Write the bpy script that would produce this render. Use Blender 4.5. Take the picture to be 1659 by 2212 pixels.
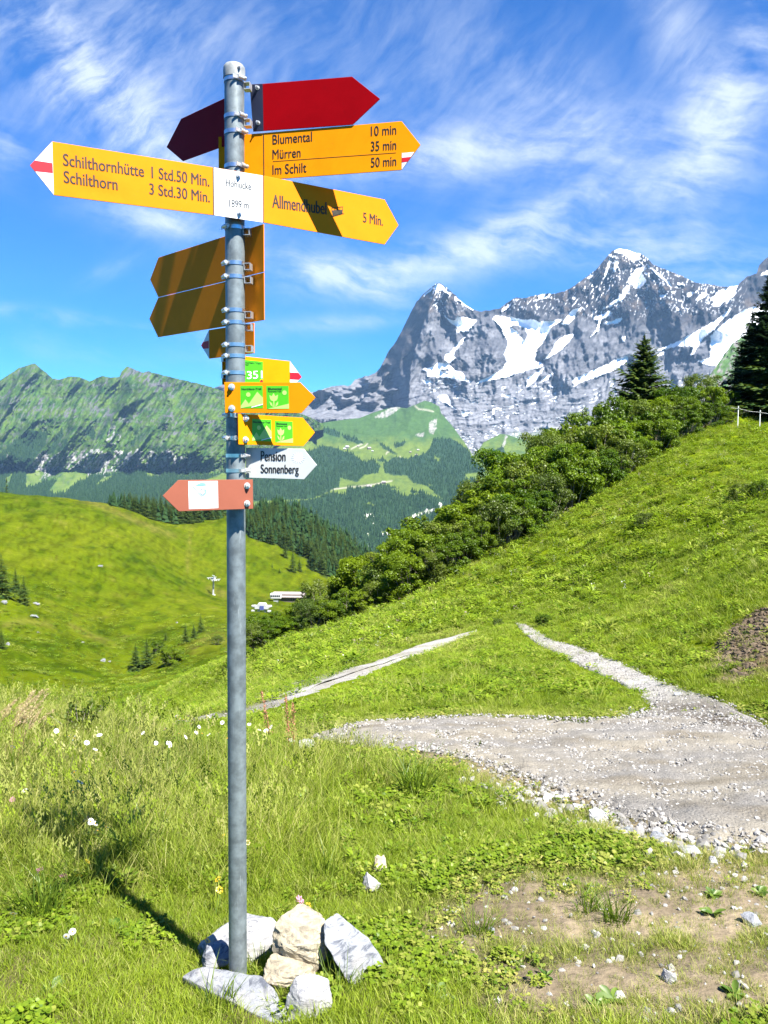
import bpy, bmesh, math, random
import numpy as np
from mathutils import Vector, Matrix

for _o in list(bpy.data.objects):
    bpy.data.objects.remove(_o, do_unlink=True)
scene = bpy.context.scene
COL = scene.collection
R = math.radians
random.seed(7)
rng = np.random.default_rng(11)

# ------------------------------------------------------------------ camera
PITCH = R(4.85)
FPX, CX, CY = 1662.0, 829.5, 1106.0        # focal length and centre of the 1659 x 2212 picture
cp, sp = math.cos(PITCH), math.sin(PITCH)
cam_d = bpy.data.cameras.new('camera')
cam_d.sensor_fit = 'VERTICAL'
cam_d.sensor_height = 34.6
cam_d.lens = 34.6 * FPX / 2212.0
cam_d.clip_start = 0.05
cam_d.clip_end = 60000
cam = bpy.data.objects.new('camera', cam_d)
cam.rotation_euler = (R(90) - PITCH, 0, 0)
COL.objects.link(cam)
scene.camera = cam

def ray(x, y):
    u = (x - CX) / FPX
    v = (CY - y) / FPX
    return np.array([u, cp + v * sp, -sp + v * cp])
def TS(x, y):
    r = ray(x, y)
    return r[0] / r[1], r[2] / r[1]
def TSv(x, y):
    u = (np.asarray(x, float) - CX) / FPX
    v = (CY - np.asarray(y, float)) / FPX
    yy = cp + v * sp
    return u / yy, (-sp + v * cp) / yy
def at(x, y, d):
    t, s = TS(x, y)
    return Vector((t * d, d, s * d))
def px_of(X, Y, Z):
    dep = Y * cp - Z * sp
    up = Y * sp + Z * cp
    return CX + FPX * X / dep, CY - FPX * up / dep

# ------------------------------------------------------------------ sun, sky, exposure
SUN_AZ, SUN_EL = R(136), R(56)             # azimuth to the right of the view direction (+Y)
sun_dir = Vector((math.sin(SUN_AZ) * math.cos(SUN_EL), math.cos(SUN_AZ) * math.cos(SUN_EL), math.sin(SUN_EL)))
sd = bpy.data.lights.new('sun', 'SUN')
sd.energy = 5.0
sd.angle = R(0.53)
sd.color = (1.0, 0.955, 0.88)
sun = bpy.data.objects.new('sun', sd)
sun.rotation_euler = sun_dir.to_track_quat('Z', 'Y').to_euler()
sun.location = (3, -3, 12)
COL.objects.link(sun)

scene.view_settings.view_transform = 'Standard'
scene.view_settings.look = 'None'
scene.view_settings.exposure = 1.9
scene.view_settings.gamma = 1.0
scene.view_settings.use_curve_mapping = False
scene.render.film_transparent = False
scene.cycles.use_denoising = True
scene.cycles.max_bounces = 6
scene.cycles.transparent_max_bounces = 8
scene.cycles.volume_bounces = 0

class NT:
    """small helper around a node tree"""
    def __init__(s, tree):
        s.t = tree; s.n = tree.nodes; s.l = tree.links
    def new(s, typ, **kw):
        n = s.n.new(typ)
        for k, v in kw.items(): setattr(n, k, v)
        return n
    def put(s, sock, val):
        if isinstance(val, bpy.types.NodeSocket): s.l.new(val, sock)
        else: sock.default_value = val
    def math(s, op, a, b=None, c=None, clamp=False):
        n = s.new('ShaderNodeMath', operation=op, use_clamp=clamp)
        s.put(n.inputs[0], a)
        if b is not None: s.put(n.inputs[1], b)
        if c is not None: s.put(n.inputs[2], c)
        return n.outputs[0]
    def mix(s, f, a, b, blend='MIX'):
        n = s.new('ShaderNodeMix', data_type='RGBA', blend_type=blend)
        s.put(n.inputs[0], f); s.put(n.inputs[6], a); s.put(n.inputs[7], b)
        return n.outputs[2]
    def noise(s, vec, scale, detail=4, rough=0.55, dist=0.0):
        n = s.new('ShaderNodeTexNoise')
        if vec is not None: s.l.new(vec, n.inputs['Vector'])
        n.inputs['Scale'].default_value = scale
        n.inputs['Detail'].default_value = detail
        n.inputs['Roughness'].default_value = rough
        n.inputs['Distortion'].default_value = dist
        return n.outputs[0]
    def ramp(s, f, lo, hi, a=0.0, b=1.0, smooth=True):
        n = s.new('ShaderNodeMapRange', interpolation_type='SMOOTHSTEP' if smooth else 'LINEAR')
        s.put(n.inputs[0], f)
        n.inputs[1].default_value = lo; n.inputs[2].default_value = hi
        n.inputs[3].default_value = a; n.inputs[4].default_value = b
        return n.outputs[0]
    def comb(s, x, y, z):
        n = s.new('ShaderNodeCombineXYZ')
        s.put(n.inputs[0], x); s.put(n.inputs[1], y); s.put(n.inputs[2], z)
        return n.outputs[0]

world = bpy.data.worlds.new('World')
scene.world = world
world.use_nodes = True
wt = NT(world.node_tree)
for n in list(wt.n): wt.n.remove(n)
sky = wt.new('ShaderNodeTexSky', sky_type='NISHITA')
sky.sun_disc = False
sky.sun_elevation = SUN_EL
sky.sun_rotation = SUN_AZ
sky.altitude = 1900
sky.air_density = 1.0
sky.dust_density = 0.35
sky.ozone_density = 2.2
hsv = wt.new('ShaderNodeHueSaturation')
hsv.inputs['Hue'].default_value = 0.493
hsv.inputs['Saturation'].default_value = 1.6
hsv.inputs['Value'].default_value = 1.0
wt.l.new(sky.outputs[0], hsv.inputs['Color'])
geo = wt.new('ShaderNodeTexCoord')
sep = wt.new('ShaderNodeSeparateXYZ')
wt.l.new(geo.outputs['Generated'], sep.inputs[0])
sx, sy, sz = sep.outputs
az = wt.math('ARCTAN2', sx, sy)
el = wt.math('ARCSINE', sz)
# cirrus: (picture x, y) -> direction of the middle, half length, half width, tilt, density, fibre set
CIRRUS = [(170, 190, 340, 110, 38, .50, 0), (90, 70, 210, 65, 35, .42, 0), (420, 120, 280, 120, 25, .42, 0), (330, 300, 200, 60, 35, .50, 0),
          (1010, 330, 430, 48, -2, .75, 1), (760, 600, 170, 42, 12, .80, 1), (900, 560, 230, 40, -10, .55, 1), (1590, 190, 175, 65, 118, .74, 1),
          (1470, 90, 170, 55, 60, .50, 0), (1540, 570, 170, 45, 5, .75, 1), (330, 478, 110, 26, 6, .75, 1), (5, 320, 60, 45, 20, .70, 1),
          (160, 690, 300, 14, 4, .45, 1), (700, 700, 190, 18, -4, .38, 1), (1330, 440, 300, 65, -12, .50, 1), (900, 150, 320, 150, 30, .26, 0),
          (1240, 260, 220, 90, 40, .36, 0), (240, 580, 60, 14, -30, .32, 0), (1120, 480, 130, 24, -22, .45, 1), (1220, 540, 260, 30, -4, .42, 1), (150, 740, 400, 40, 2, .2, 1)]
def fibre(ang, seed, kx, ky):
    ca, sa = math.cos(ang), math.sin(ang)
    a = wt.math('ADD', wt.math('MULTIPLY', az, ca), wt.math('MULTIPLY', el, -sa))
    b = wt.math('ADD', wt.math('MULTIPLY', az, sa), wt.math('MULTIPLY', el, ca))
    warp = wt.noise(wt.comb(a, b, seed), 9.0, 3, 0.5)
    b2 = wt.math('ADD', b, wt.math('MULTIPLY', wt.math('SUBTRACT', warp, .5), .055))
    f1 = wt.noise(wt.comb(wt.math('MULTIPLY', a, kx), wt.math('MULTIPLY', b2, ky), seed), 1.0, 9, 0.66, .15)
    f2 = wt.noise(wt.comb(a, b, seed + 5.0), 8.0, 7, 0.6, .25)
    return wt.math('ADD', wt.math('MULTIPLY', f1, .62), wt.math('MULTIPLY', f2, .48))
fib = [fibre(R(-38), 2.0, 7.0, 26.0), fibre(R(10), 8.0, 7.0, 26.0)]
sums = [None, None]
for (x, y, a, b, ang, dens, k) in CIRRUS:
    t, s_ = TS(x, y)
    az0 = math.atan(t); el0 = math.atan(s_ * math.cos(az0))
    ca, sa = math.cos(R(ang)), math.sin(R(ang))
    dx = wt.math('SUBTRACT', az, az0); dy = wt.math('SUBTRACT', el0, el)
    p = wt.math('ADD', wt.math('MULTIPLY', dx, ca * FPX / a), wt.math('MULTIPLY', dy, sa * FPX / a))
    q = wt.math('ADD', wt.math('MULTIPLY', dx, -sa * FPX / b), wt.math('MULTIPLY', dy, ca * FPX / b))
    r2 = wt.math('ADD', wt.math('MULTIPLY', p, p), wt.math('MULTIPLY', q, q))
    g = wt.math('MULTIPLY', wt.math('EXPONENT', wt.math('MULTIPLY', r2, -0.9)), dens)
    sums[k] = g if sums[k] is None else wt.math('ADD', sums[k], g)
# the rest of the sky carries the same thin cirrus
gen = wt.ramp(wt.noise(geo.outputs['Generated'], 2.2, 3, .5), .5, .72, 0, .35)
outside = wt.ramp(wt.math('ABSOLUTE', az), .5, .8)
sums[0] = wt.math('ADD', sums[0], wt.math('MULTIPLY', gen, outside))
dens = None
for k in (0, 1):
    d = wt.math('MULTIPLY', sums[k], wt.ramp(fib[k], .40, .80, 0.02, 1.75))
    dens = d if dens is None else wt.math('ADD', dens, d)
dens = wt.math('MINIMUM', wt.math('MULTIPLY', dens, .80), .88)
skyc = wt.mix(1.0, hsv.outputs[0], (.30, .76, 1.17, 1), 'MULTIPLY')
cloudy = wt.mix(dens, skyc, (5.2, 5.7, 6.3, 1))
bg = wt.new('ShaderNodeBackground')
bg.inputs['Strength'].default_value = 0.050
wt.l.new(cloudy, bg.inputs['Color'])
wo = wt.new('ShaderNodeOutputWorld')
wt.l.new(bg.outputs[0], wo.inputs['Surface'])

# ------------------------------------------------------------------ helpers
def tag(o, label=None, cat=None, group=None, kind=None):
    if label: o['label'] = label
    if cat: o['category'] = cat
    if group: o['group'] = group
    if kind: o['kind'] = kind
    return o
def empty(name, loc=(0, 0, 0), rz=0.0):
    o = bpy.data.objects.new(name, None)
    o.location = loc; o.rotation_euler = (0, 0, rz)
    o.empty_display_size = .1
    COL.objects.link(o)
    return o
def obj(name, me, parent=None):
    o = bpy.data.objects.new(name, me)
    if parent is not None: o.parent = parent
    COL.objects.link(o)
    return o
def mesh(name, v, f, mat=None, smooth=False, tint=None):
    """v: (n,3) floats; f: list of faces or an (m,k) integer array"""
    me = bpy.data.meshes.new(name)
    v = np.asarray(v, dtype=np.float32)
    if isinstance(f, np.ndarray):
        m, k = f.shape
        me.vertices.add(len(v)); me.vertices.foreach_set('co', v.ravel())
        me.loops.add(m * k); me.loops.foreach_set('vertex_index', f.astype(np.int32).ravel())
        me.polygons.add(m)
        me.polygons.foreach_set('loop_start', np.arange(0, m * k, k, dtype=np.int32))
        me.update(calc_edges=True)
    else:
        me.from_pydata([tuple(p) for p in v], [], [tuple(q) for q in f])
        me.update()
    if mat is not None: me.materials.append(mat)
    if smooth: me.polygons.foreach_set('use_smooth', np.ones(len(me.polygons), dtype=bool))
    if tint is not None:
        tint = np.asarray(tint, dtype=np.float32)
        if tint.ndim == 1:
            a = me.attributes.new('tint', 'FLOAT', 'POINT'); a.data.foreach_set('value', tint)
        else:
            a = me.attributes.new('col', 'FLOAT_COLOR', 'POINT')
            a.data.foreach_set('color', np.concatenate([tint, np.ones((len(tint), 1), np.float32)], 1).ravel())
    return me
class MB:
    """collects simple shapes into one mesh"""
    def __init__(s): s.v = []; s.f = []
    def add(s, v, f):
        b = len(s.v); s.v += [tuple(p) for p in v]; s.f += [tuple(i + b for i in q) for q in f]
    def box(s, c, d, M=None):
        x, y, z = [k / 2 for k in d]
        v = [Vector((i, j, k)) for i in (-x, x) for j in (-y, y) for k in (-z, z)]
        if M is not None: v = [M @ p for p in v]
        v = [p + Vector(c) for p in v]
        s.add(v, [(0, 1, 3, 2), (4, 6, 7, 5), (0, 4, 5, 1), (2, 3, 7, 6), (0, 2, 6, 4), (1, 5, 7, 3)])
    def tube(s, pts, rad, n=8, cap=True):
        pts = [Vector(p) for p in pts]
        if not hasattr(rad, '__len__'): rad = [rad] * len(pts)
        rings = []
        for i, p in enumerate(pts):
            t = (pts[min(i + 1, len(pts) - 1)] - pts[max(i - 1, 0)]).normalized()
            a = t.cross(Vector((0, 0, 1)))
            if a.length < 1e-3: a = t.cross(Vector((0, 1, 0)))
            a.normalize(); b = t.cross(a)
            rings.append([p + (a * math.cos(2 * math.pi * k / n) + b * math.sin(2 * math.pi * k / n)) * rad[i] for k in range(n)])
        v = [q for r_ in rings for q in r_]
        f = [(i * n + k, i * n + (k + 1) % n, (i + 1) * n + (k + 1) % n, (i + 1) * n + k) for i in range(len(pts) - 1) for k in range(n)]
        if cap: f += [tuple(range(n))[::-1], tuple(range((len(pts) - 1) * n, len(pts) * n))]
        s.add(v, f)
    def prism(s, poly, off):
        """planar polygon (3-D points) pushed along off"""
        n = len(poly); poly = [Vector(p) for p in poly]; off = Vector(off)
        s.add(poly + [p + off for p in poly], [tuple(range(n)), tuple(range(2 * n - 1, n - 1, -1))] + [(i, n + i, n + (i + 1) % n, (i + 1) % n) for i in range(n)])
    def build(s, name, mat, parent=None, smooth=False, fix=True):
        me = bpy.data.meshes.new(name)
        me.from_pydata(s.v, [], s.f)
        if fix:
            bm = bmesh.new(); bm.from_mesh(me); bmesh.ops.recalc_face_normals(bm, faces=bm.faces); bm.to_mesh(me); bm.free()
        if mat is not None: me.materials.append(mat)
        if smooth:
            me.polygons.foreach_set('use_smooth', np.ones(len(me.polygons), dtype=bool))
            me.set_sharp_from_angle(angle=R(40))
        return obj(name, me, parent)
def copy_tree(o, parent=None):
    c = o.copy(); COL.objects.link(c)
    c.parent = parent
    for ch in [q for q in o.children]: copy_tree(ch, c)
    return c

# numpy gradient noise
def _hash(ix, iy, seed):
    h = (ix.astype(np.int64) * 374761393 + iy.astype(np.int64) * 668265263 + seed * 974634777) & 0xffffffff
    h = ((h ^ (h >> 13)) * 1274126177) & 0xffffffff
    return (h ^ (h >> 16)) & 0xffffffff
def pnoise(x, y, seed=0):
    x = np.asarray(x, float); y = np.asarray(y, float)
    x0 = np.floor(x); y0 = np.floor(y)
    fx = x - x0; fy = y - y0
    def g(ix, iy, dx, dy):
        a = _hash(ix, iy, seed) * (2 * np.pi / 4294967296.0)
        return np.cos(a) * dx + np.sin(a) * dy
    u = fx * fx * fx * (fx * (fx * 6 - 15) + 10); v = fy * fy * fy * (fy * (fy * 6 - 15) + 10)
    n00 = g(x0, y0, fx, fy); n10 = g(x0 + 1, y0, fx - 1, fy)
    n01 = g(x0, y0 + 1, fx, fy - 1); n11 = g(x0 + 1, y0 + 1, fx - 1, fy - 1)
    return 1.5 * ((n00 * (1 - u) + n10 * u) * (1 - v) + (n01 * (1 - u) + n11 * u) * v)
def fbm(x, y, o=4, seed=0, gain=.5):
    s = 0; a = 1; t = 0
    for k in range(o):
        s = s + a * pnoise(x * 2 ** k + 13.7 * k, y * 2 ** k - 7.1 * k, seed + k); t += a; a *= gain
    return s / t
def ridged(x, y, o=4, seed=0, gain=.5):
    s = 0; a = 1; t = 0
    for k in range(o):
        n = 1 - np.abs(pnoise(x * 2 ** k + 5.3 * k, y * 2 ** k + 9.9 * k, seed + k)) * 1.6
        s = s + a * n; t += a; a *= gain
    return s / t
def inpoly(px, py, poly):
    px = np.asarray(px, float); py = np.asarray(py, float)
    r_ = np.zeros(px.shape, bool); n = len(poly)
    for i in range(n):
        x1, y1 = poly[i]; x2, y2 = poly[(i + 1) % n]
        c = ((y1 > py) != (y2 > py))
        if y1 != y2: r_ ^= c & (px < (x2 - x1) * (py - y1) / (y2 - y1) + x1)
    return r_
def smooth01(x): 
    x = np.clip(x, 0, 1); return x * x * (3 - 2 * x)
def interp(x, pts):
    p = np.array(pts, float); return np.interp(x, p[:, 0], p[:, 1])
def segdist(px, py, line):
    """distance to a polyline, signed side (+ = right of travel in picture) and parameter"""
    best = np.full(np.shape(px), 1e9); side = np.zeros(np.shape(px)); L = len(line) - 1; par = np.zeros(np.shape(px))
    for i in range(L):
        ax, ay = line[i][:2]; bx, by = line[i + 1][:2]
        dx, dy = bx - ax, by - ay
        t = np.clip(((px - ax) * dx + (py - ay) * dy) / (dx * dx + dy * dy), 0, 1)
        ex = px - (ax + t * dx); ey = py - (ay + t * dy)
        d = np.hypot(ex, ey); m = d < best
        best = np.where(m, d, best); side = np.where(m, np.sign(dx * ey - dy * ex), side); par = np.where(m, (i + t) / L, par)
    return best, side, par
def crop(x0, y0, w, pts):
    k = w / 1659.0
    return [((x0 + p[0] * k) / 1.82278, (y0 + p[1] * k) / 1.82278) for p in pts]

# ------------------------------------------------------------------ materials
def mat(name, col, rough=.6, metal=0.0, var=0.0, vscale=6.0, bump=0.0, bscale=60.0, spec=.4, vdetail=5, col2=None):
    m = bpy.data.materials.new(name); m.use_nodes = True
    t = NT(m.node_tree); b = t.n['Principled BSDF']
    b.inputs['Roughness'].default_value = rough; b.inputs['Metallic'].default_value = metal
    b.inputs['Specular IOR Level'].default_value = spec
    tc = t.new('ShaderNodeTexCoord').outputs['Object']
    c = (*col, 1)
    if var > 0 or col2:
        n = t.noise(tc, vscale, vdetail, .6)
        lo = tuple(k * (1 - var) for k in col) + (1,); hi = tuple(min(1, k * (1 + var)) for k in (col2 or col)) + (1,)
        t.l.new(t.mix(t.ramp(n, .3, .7), lo, hi), b.inputs['Base Color'])
    else: b.inputs['Base Color'].default_value = c
    if bump > 0:
        bn = t.new('ShaderNodeBump'); bn.inputs['Strength'].default_value = bump
        t.l.new(t.noise(tc, bscale, 6, .6), bn.inputs['Height']); t.l.new(bn.outputs[0], b.inputs['Normal'])
    return m
def leafmat(name, dark, light, trans=.35, inst=True, dry=None, gloss=.08, vary=0.0):
    """thin leaves: colour runs dark..light with the 'tint' attribute and each copy's own number"""
    m = bpy.data.materials.new(name); m.use_nodes = True
    t = NT(m.node_tree)
    for n in list(t.n): t.n.remove(n)
    a = t.new('ShaderNodeAttribute', attribute_name='tint').outputs['Fac']
    f = a
    if inst:
        b = t.new('ShaderNodeAttribute', attribute_name='itint'); b.attribute_type = 'INSTANCER'
        f = t.math('ADD', t.math('MULTIPLY', a, .55), t.math('MULTIPLY', b.outputs['Fac'], .55))
    c = t.mix(t.math('MINIMUM', t.math('MAXIMUM', f, 0.0), 1.0), (*dark, 1), (*light, 1))
    if not inst:
        oi = t.new('ShaderNodeObjectInfo').outputs['Random']
        c = t.mix(t.math('MULTIPLY', oi, vary), c, (light[0] * 1.25, light[1] * 1.12, light[2], 1))
        oi2 = t.math('FRACT', t.math('MULTIPLY', oi, 7.31))
        c = t.mix(t.math('MULTIPLY', oi2, vary), c, (dark[0] * 1.1, dark[1] * .95, dark[2] * 1.3, 1))
    if dry is not None:
        d = t.new('ShaderNodeAttribute', attribute_name='idry'); d.attribute_type = 'INSTANCER'
        c = t.mix(t.math('MULTIPLY', d.outputs['Fac'], t.ramp(a, .25, .75)), c, (*dry, 1))
    di = t.new('ShaderNodeBsdfDiffuse'); tr = t.new('ShaderNodeBsdfTranslucent'); gl = t.new('ShaderNodeBsdfGlossy')
    gl.inputs['Roughness'].default_value = .45
    t.l.new(c, di.inputs['Color'])
    t.l.new(t.mix(1.0, c, (1.05, 1.08, .5, 1), 'MULTIPLY'), tr.inputs['Color'])
    mx = t.new('ShaderNodeMixShader'); mx.inputs[0].default_value = trans
    t.l.new(di.outputs[0], mx.inputs[1]); t.l.new(tr.outputs[0], mx.inputs[2])
    m2 = t.new('ShaderNodeMixShader'); m2.inputs[0].default_value = gloss
    t.l.new(mx.outputs[0], m2.inputs[1]); t.l.new(gl.outputs[0], m2.inputs[2])
    o = t.new('ShaderNodeOutputMaterial'); t.l.new(m2.outputs[0], o.inputs['Surface'])
    return m
def vcolmat(name, scales, amp=.35, rough=.9, bump=0.0, bscale=1.0, spec=.02, bdist=1.0):
    """colour stored in the mesh (rock, snow, turf, soil), broken up by fine noise"""
    m = bpy.data.materials.new(name); m.use_nodes = True
    t = NT(m.node_tree); b = t.n['Principled BSDF']
    b.inputs['Roughness'].default_value = rough; b.inputs['Specular IOR Level'].default_value = spec
    c = t.new('ShaderNodeAttribute', attribute_name='col').outputs['Color']
    tc = t.new('ShaderNodeTexCoord').outputs['Object']
    f = None
    for s_ in scales:
        n = t.math('SUBTRACT', t.noise(tc, s_, 5, .6), .5)
        f = n if f is None else t.math('ADD', f, n)
    g = t.math('ADD', 1.0, t.math('MULTIPLY', f, amp * 2))
    sc_ = t.new('ShaderNodeVectorMath', operation='SCALE')
    t.l.new(c, sc_.inputs[0]); t.l.new(g, sc_.inputs['Scale'])
    t.l.new(sc_.outputs[0], b.inputs['Base Color'])
    if bump > 0:
        bn = t.new('ShaderNodeBump'); bn.inputs['Strength'].default_value = bump; bn.inputs['Distance'].default_value = bdist
        t.l.new(t.noise(tc, bscale, 7, .62), bn.inputs['Height']); t.l.new(bn.outputs[0], b.inputs['Normal'])
    return m

# instances of prototypes on a cloud of points (used only for uncountable ground cover and far woods)
def scatter(name, pts, scl, rot, idx, protos, tilt=None, itint=None, idry=None, mat=None):
    n = len(pts)
    me = bpy.data.meshes.new(name)
    me.vertices.add(n); me.vertices.foreach_set('co', np.asarray(pts, np.float32).ravel())
    def attr(nm, ty, arr, key):
        a = me.attributes.new(nm, ty, 'POINT'); a.data.foreach_set(key, np.ascontiguousarray(arr).ravel())
    sc3 = np.asarray(scl, np.float32)
    if sc3.ndim == 1: sc3 = np.repeat(sc3[:, None], 3, 1)
    attr('scl', 'FLOAT_VECTOR', sc3, 'vector')
    e = np.zeros((n, 3), np.float32); e[:, 2] = rot
    if tilt is not None: e[:, :2] = tilt
    attr('rot', 'FLOAT_VECTOR', e, 'vector')
    attr('pick', 'INT', np.asarray(idx, np.int32), 'value')
    attr('itint', 'FLOAT', np.asarray(itint if itint is not None else rng.random(n), np.float32), 'value')
    attr('idry', 'FLOAT', np.asarray(idry if idry is not None else np.zeros(n), np.float32), 'value')
    if mat is not None: me.materials.append(mat)
    o = obj(name, me)
    coll = bpy.data.collections.new(name + '_kinds')
    for k, pm in enumerate(protos):
        po = bpy.data.objects.new('%s_kind_%02d' % (name, k), pm)
        coll.objects.link(po)
    g = bpy.data.node_groups.new(name + '_scatter', 'GeometryNodeTree')
    g.interface.new_socket('Geometry', in_out='INPUT', socket_type='NodeSocketGeometry')
    g.interface.new_socket('Geometry', in_out='OUTPUT', socket_type='NodeSocketGeometry')
    gi = g.nodes.new('NodeGroupInput'); go = g.nodes.new('NodeGroupOutput')
    m2p = g.nodes.new('GeometryNodeMeshToPoints')
    iop = g.nodes.new('GeometryNodeInstanceOnPoints')
    ci = g.nodes.new('GeometryNodeCollectionInfo')
    ci.inputs['Collection'].default_value = coll
    ci.inputs['Separate Children'].default_value = True
    ci.inputs['Reset Children'].default_value = True
    iop.inputs['Pick Instance'].default_value = True
    def na(nm, ty):
        k = g.nodes.new('GeometryNodeInputNamedAttribute'); k.data_type = ty
        k.inputs['Name'].default_value = nm
        return k.outputs[0]
    e2r = g.nodes.new('FunctionNodeEulerToRotation')
    g.links.new(gi.outputs[0], m2p.inputs[0])
    g.links.new(m2p.outputs[0], iop.inputs['Points'])
    g.links.new(ci.outputs[0], iop.inputs['Instance'])
    g.links.new(na('pick', 'INT'), iop.inputs['Instance Index'])
    g.links.new(na('rot', 'FLOAT_VECTOR'), e2r.inputs[0])
    g.links.new(e2r.outputs[0], iop.inputs['Rotation'])
    g.links.new(na('scl', 'FLOAT_VECTOR'), iop.inputs['Scale'])
    g.links.new(iop.outputs[0], go.inputs[0])
    md = o.modifiers.new('scatter', 'NODES'); md.node_group = g
    return o
# ================================================================== near and middle ground
# (picture x, y, distance ahead in metres): places read off the slope; the turf is a smooth surface through them
CTRL = [(0, 2212, 2.2), (830, 2212, 2.15), (1659, 2212, 2.1), (514, 2117, 2.478),
 (0, 1900, 3.3), (830, 1900, 3.4), (1659, 1900, 3.35), (0, 1700, 4.9), (830, 1700, 5.2), (1659, 1700, 5.0),
 (0, 1560, 6.9), (250, 1575, 8.0), (400, 1590, 8.8), (700, 1600, 7.2), (1000, 1570, 7.8), (1330, 1575, 7.5), (1659, 1570, 7.2),
 (400, 1562, 11), (550, 1538, 12), (700, 1478, 14.5), (850, 1420, 18.5), (1010, 1370, 23), (1000, 1480, 11.5), (800, 1530, 9.6),
 (1450, 1490, 9.5), (1280, 1440, 12.5), (1130, 1356, 21), (1659, 1400, 9.6), (1540, 1400, 11.5),
 (1400, 1300, 20), (1659, 1230, 15.5), (1659, 1080, 27), (1659, 1000, 42), (1600, 915, 62), (1659, 905, 66), (1300, 1100, 42), (1480, 1100, 33), (1500, 970, 50),
 (1150, 1250, 33), (1000, 1260, 38), (760, 1345, 40), (545, 1412, 42), (650, 1400, 33), (850, 1340, 31), (450, 1440, 60),
 (1560, 850, 75), (1659, 845, 80), (1450, 930, 66), (1560, 900, 140), (1659, 900, 150), (1300, 1068, 64), (1300, 1200, 110), (1300, 1300, 300), (1600, 1000, 320),
 (640, 1364, 46), (760, 1328, 47), (880, 1275, 47), (1000, 1203, 49), (1150, 1138, 52), (1300, 1062, 56), (1000, 1225, 60), (1000, 1340, 110), (1000, 1370, 300), (760, 1345, 60), (760, 1400, 90), (760, 1390, 150), (760, 1330, 400), (600, 1400, 60), (600, 1430, 110), (600, 1385, 200),
 (0, 1660, 14), (0, 1660, 30), (0, 1570, 70), (0, 1480, 125), (0, 1400, 170), (30, 1297, 235), (0, 1190, 330), (0, 1062, 520), (0, 1130, 700),
 (250, 1610, 15), (250, 1600, 35), (250, 1540, 75), (250, 1495, 120), (300, 1448, 195), (250, 1350, 275), (250, 1250, 345), (250, 1150, 450), (250, 1090, 570), (250, 1150, 760),
 (450, 1550, 13), (450, 1500, 40), (450, 1445, 110), (430, 1388, 210), (450, 1320, 320), (460, 1284, 430), (450, 1185, 560), (480, 1112, 690), (480, 1150, 900),
 (600, 1320, 380), (600, 1255, 520), (600, 1180, 640), (600, 1095, 860), (600, 1140, 1150), (690, 1243, 600), (700, 1140, 860), (700, 1190, 1150), (800, 1212, 800), (800, 1270, 1150),
 (1000, 1420, 900), (1300, 1420, 900), (1600, 1300, 900)]
EXTRA = []
for (x, y, d) in CTRL:
    if x == 0: EXTRA.append((-500, y + (14 if d < 20 else -10), d))
    if x == 1659: EXTRA.append((2150, y - (10 if d > 9 else 0) - (40 if 14 < d < 80 else 0), d))
PTS = np.array(CTRL + EXTRA, float)
_T, _S = TSv(PTS[:, 0], PTS[:, 1])
_A = np.stack([_T * 2.6, np.log(PTS[:, 2])], 1)
_W = (_S * PTS[:, 2]) / (PTS[:, 2] + 6.0)
_extra_a = np.array([[t * 2.6, math.log(.5)] for t in (-1, -.5, 0, .5, 1)])
_A = np.concatenate([_A, _extra_a]); _W = np.concatenate([_W, np.full(5, -1.66 / 6.5)])
def _phi(r2): return .5 * r2 * np.log(np.maximum(r2, 1e-12))
_n = len(_A)
_K = _phi(((_A[:, None] - _A[None]) ** 2).sum(-1)) + np.eye(_n) * 0.004
_Pm = np.concatenate([np.ones((_n, 1)), _A], 1)
_L = np.zeros((_n + 3, _n + 3)); _L[:_n, :_n] = _K; _L[:_n, _n:] = _Pm; _L[_n:, :_n] = _Pm.T
_sol = np.linalg.solve(_L, np.concatenate([_W, np.zeros(3)]))
def gz_smooth(X, Y):
    X = np.asarray(X, float); Y = np.maximum(np.asarray(Y, float), .3)
    sh = X.shape
    A = np.stack([(np.clip(X / Y, -1.1, 1.1) * 2.6).ravel(), np.log(Y).ravel()], 1)
    out = np.empty(len(A))
    for i in range(0, len(A), 40000):
        q = A[i:i + 40000]
        out[i:i + 40000] = _phi(((q[:, None] - _A[None]) ** 2).sum(-1)) @ _sol[:_n] + _sol[_n] + q @ _sol[_n + 1:]
    return out.reshape(sh) * (Y + 6.0)
def gz(X, Y):
    X = np.asarray(X, float); Y = np.asarray(Y, float)
    z = gz_smooth(X, Y)
    far = smooth01((Y - 60) / 120.0)
    mid = smooth01((Y - 9) / 15.0) * (1 - far)
    z = z + .035 * fbm(X * 1.1, Y * 1.1, 4, 3) * (1 - .7 * far)
    z = z + mid * (.06 + .20 * smooth01((Y - 22) / 14)) * fbm(X / 3.2, Y / 3.2, 4, 9)
    z = z + far * (2.6 * fbm(X / 38, Y / 55, 4, 21) + 1.0 * fbm(X / 9, Y / 14, 3, 22))
    return z
def hit(x, y, dmin=1.6, dmax=900):
    t, s = TS(x, y)
    d = np.exp(np.linspace(math.log(dmin), math.log(dmax), 500))
    below = s * d <= gz(t * d, d)
    k = int(np.argmax(below)) if below.any() else 499
    lo, hi = d[max(k - 1, 0)], d[k]
    dd = np.linspace(lo, hi, 24); b = s * dd <= gz(t * dd, dd)
    dd = dd[int(np.argmax(b))] if b.any() else hi
    return np.array([t * dd, dd, float(gz(t * dd, dd))])
def hits(pts, **kw): return [hit(x, y, **kw) for x, y in pts]

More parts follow.
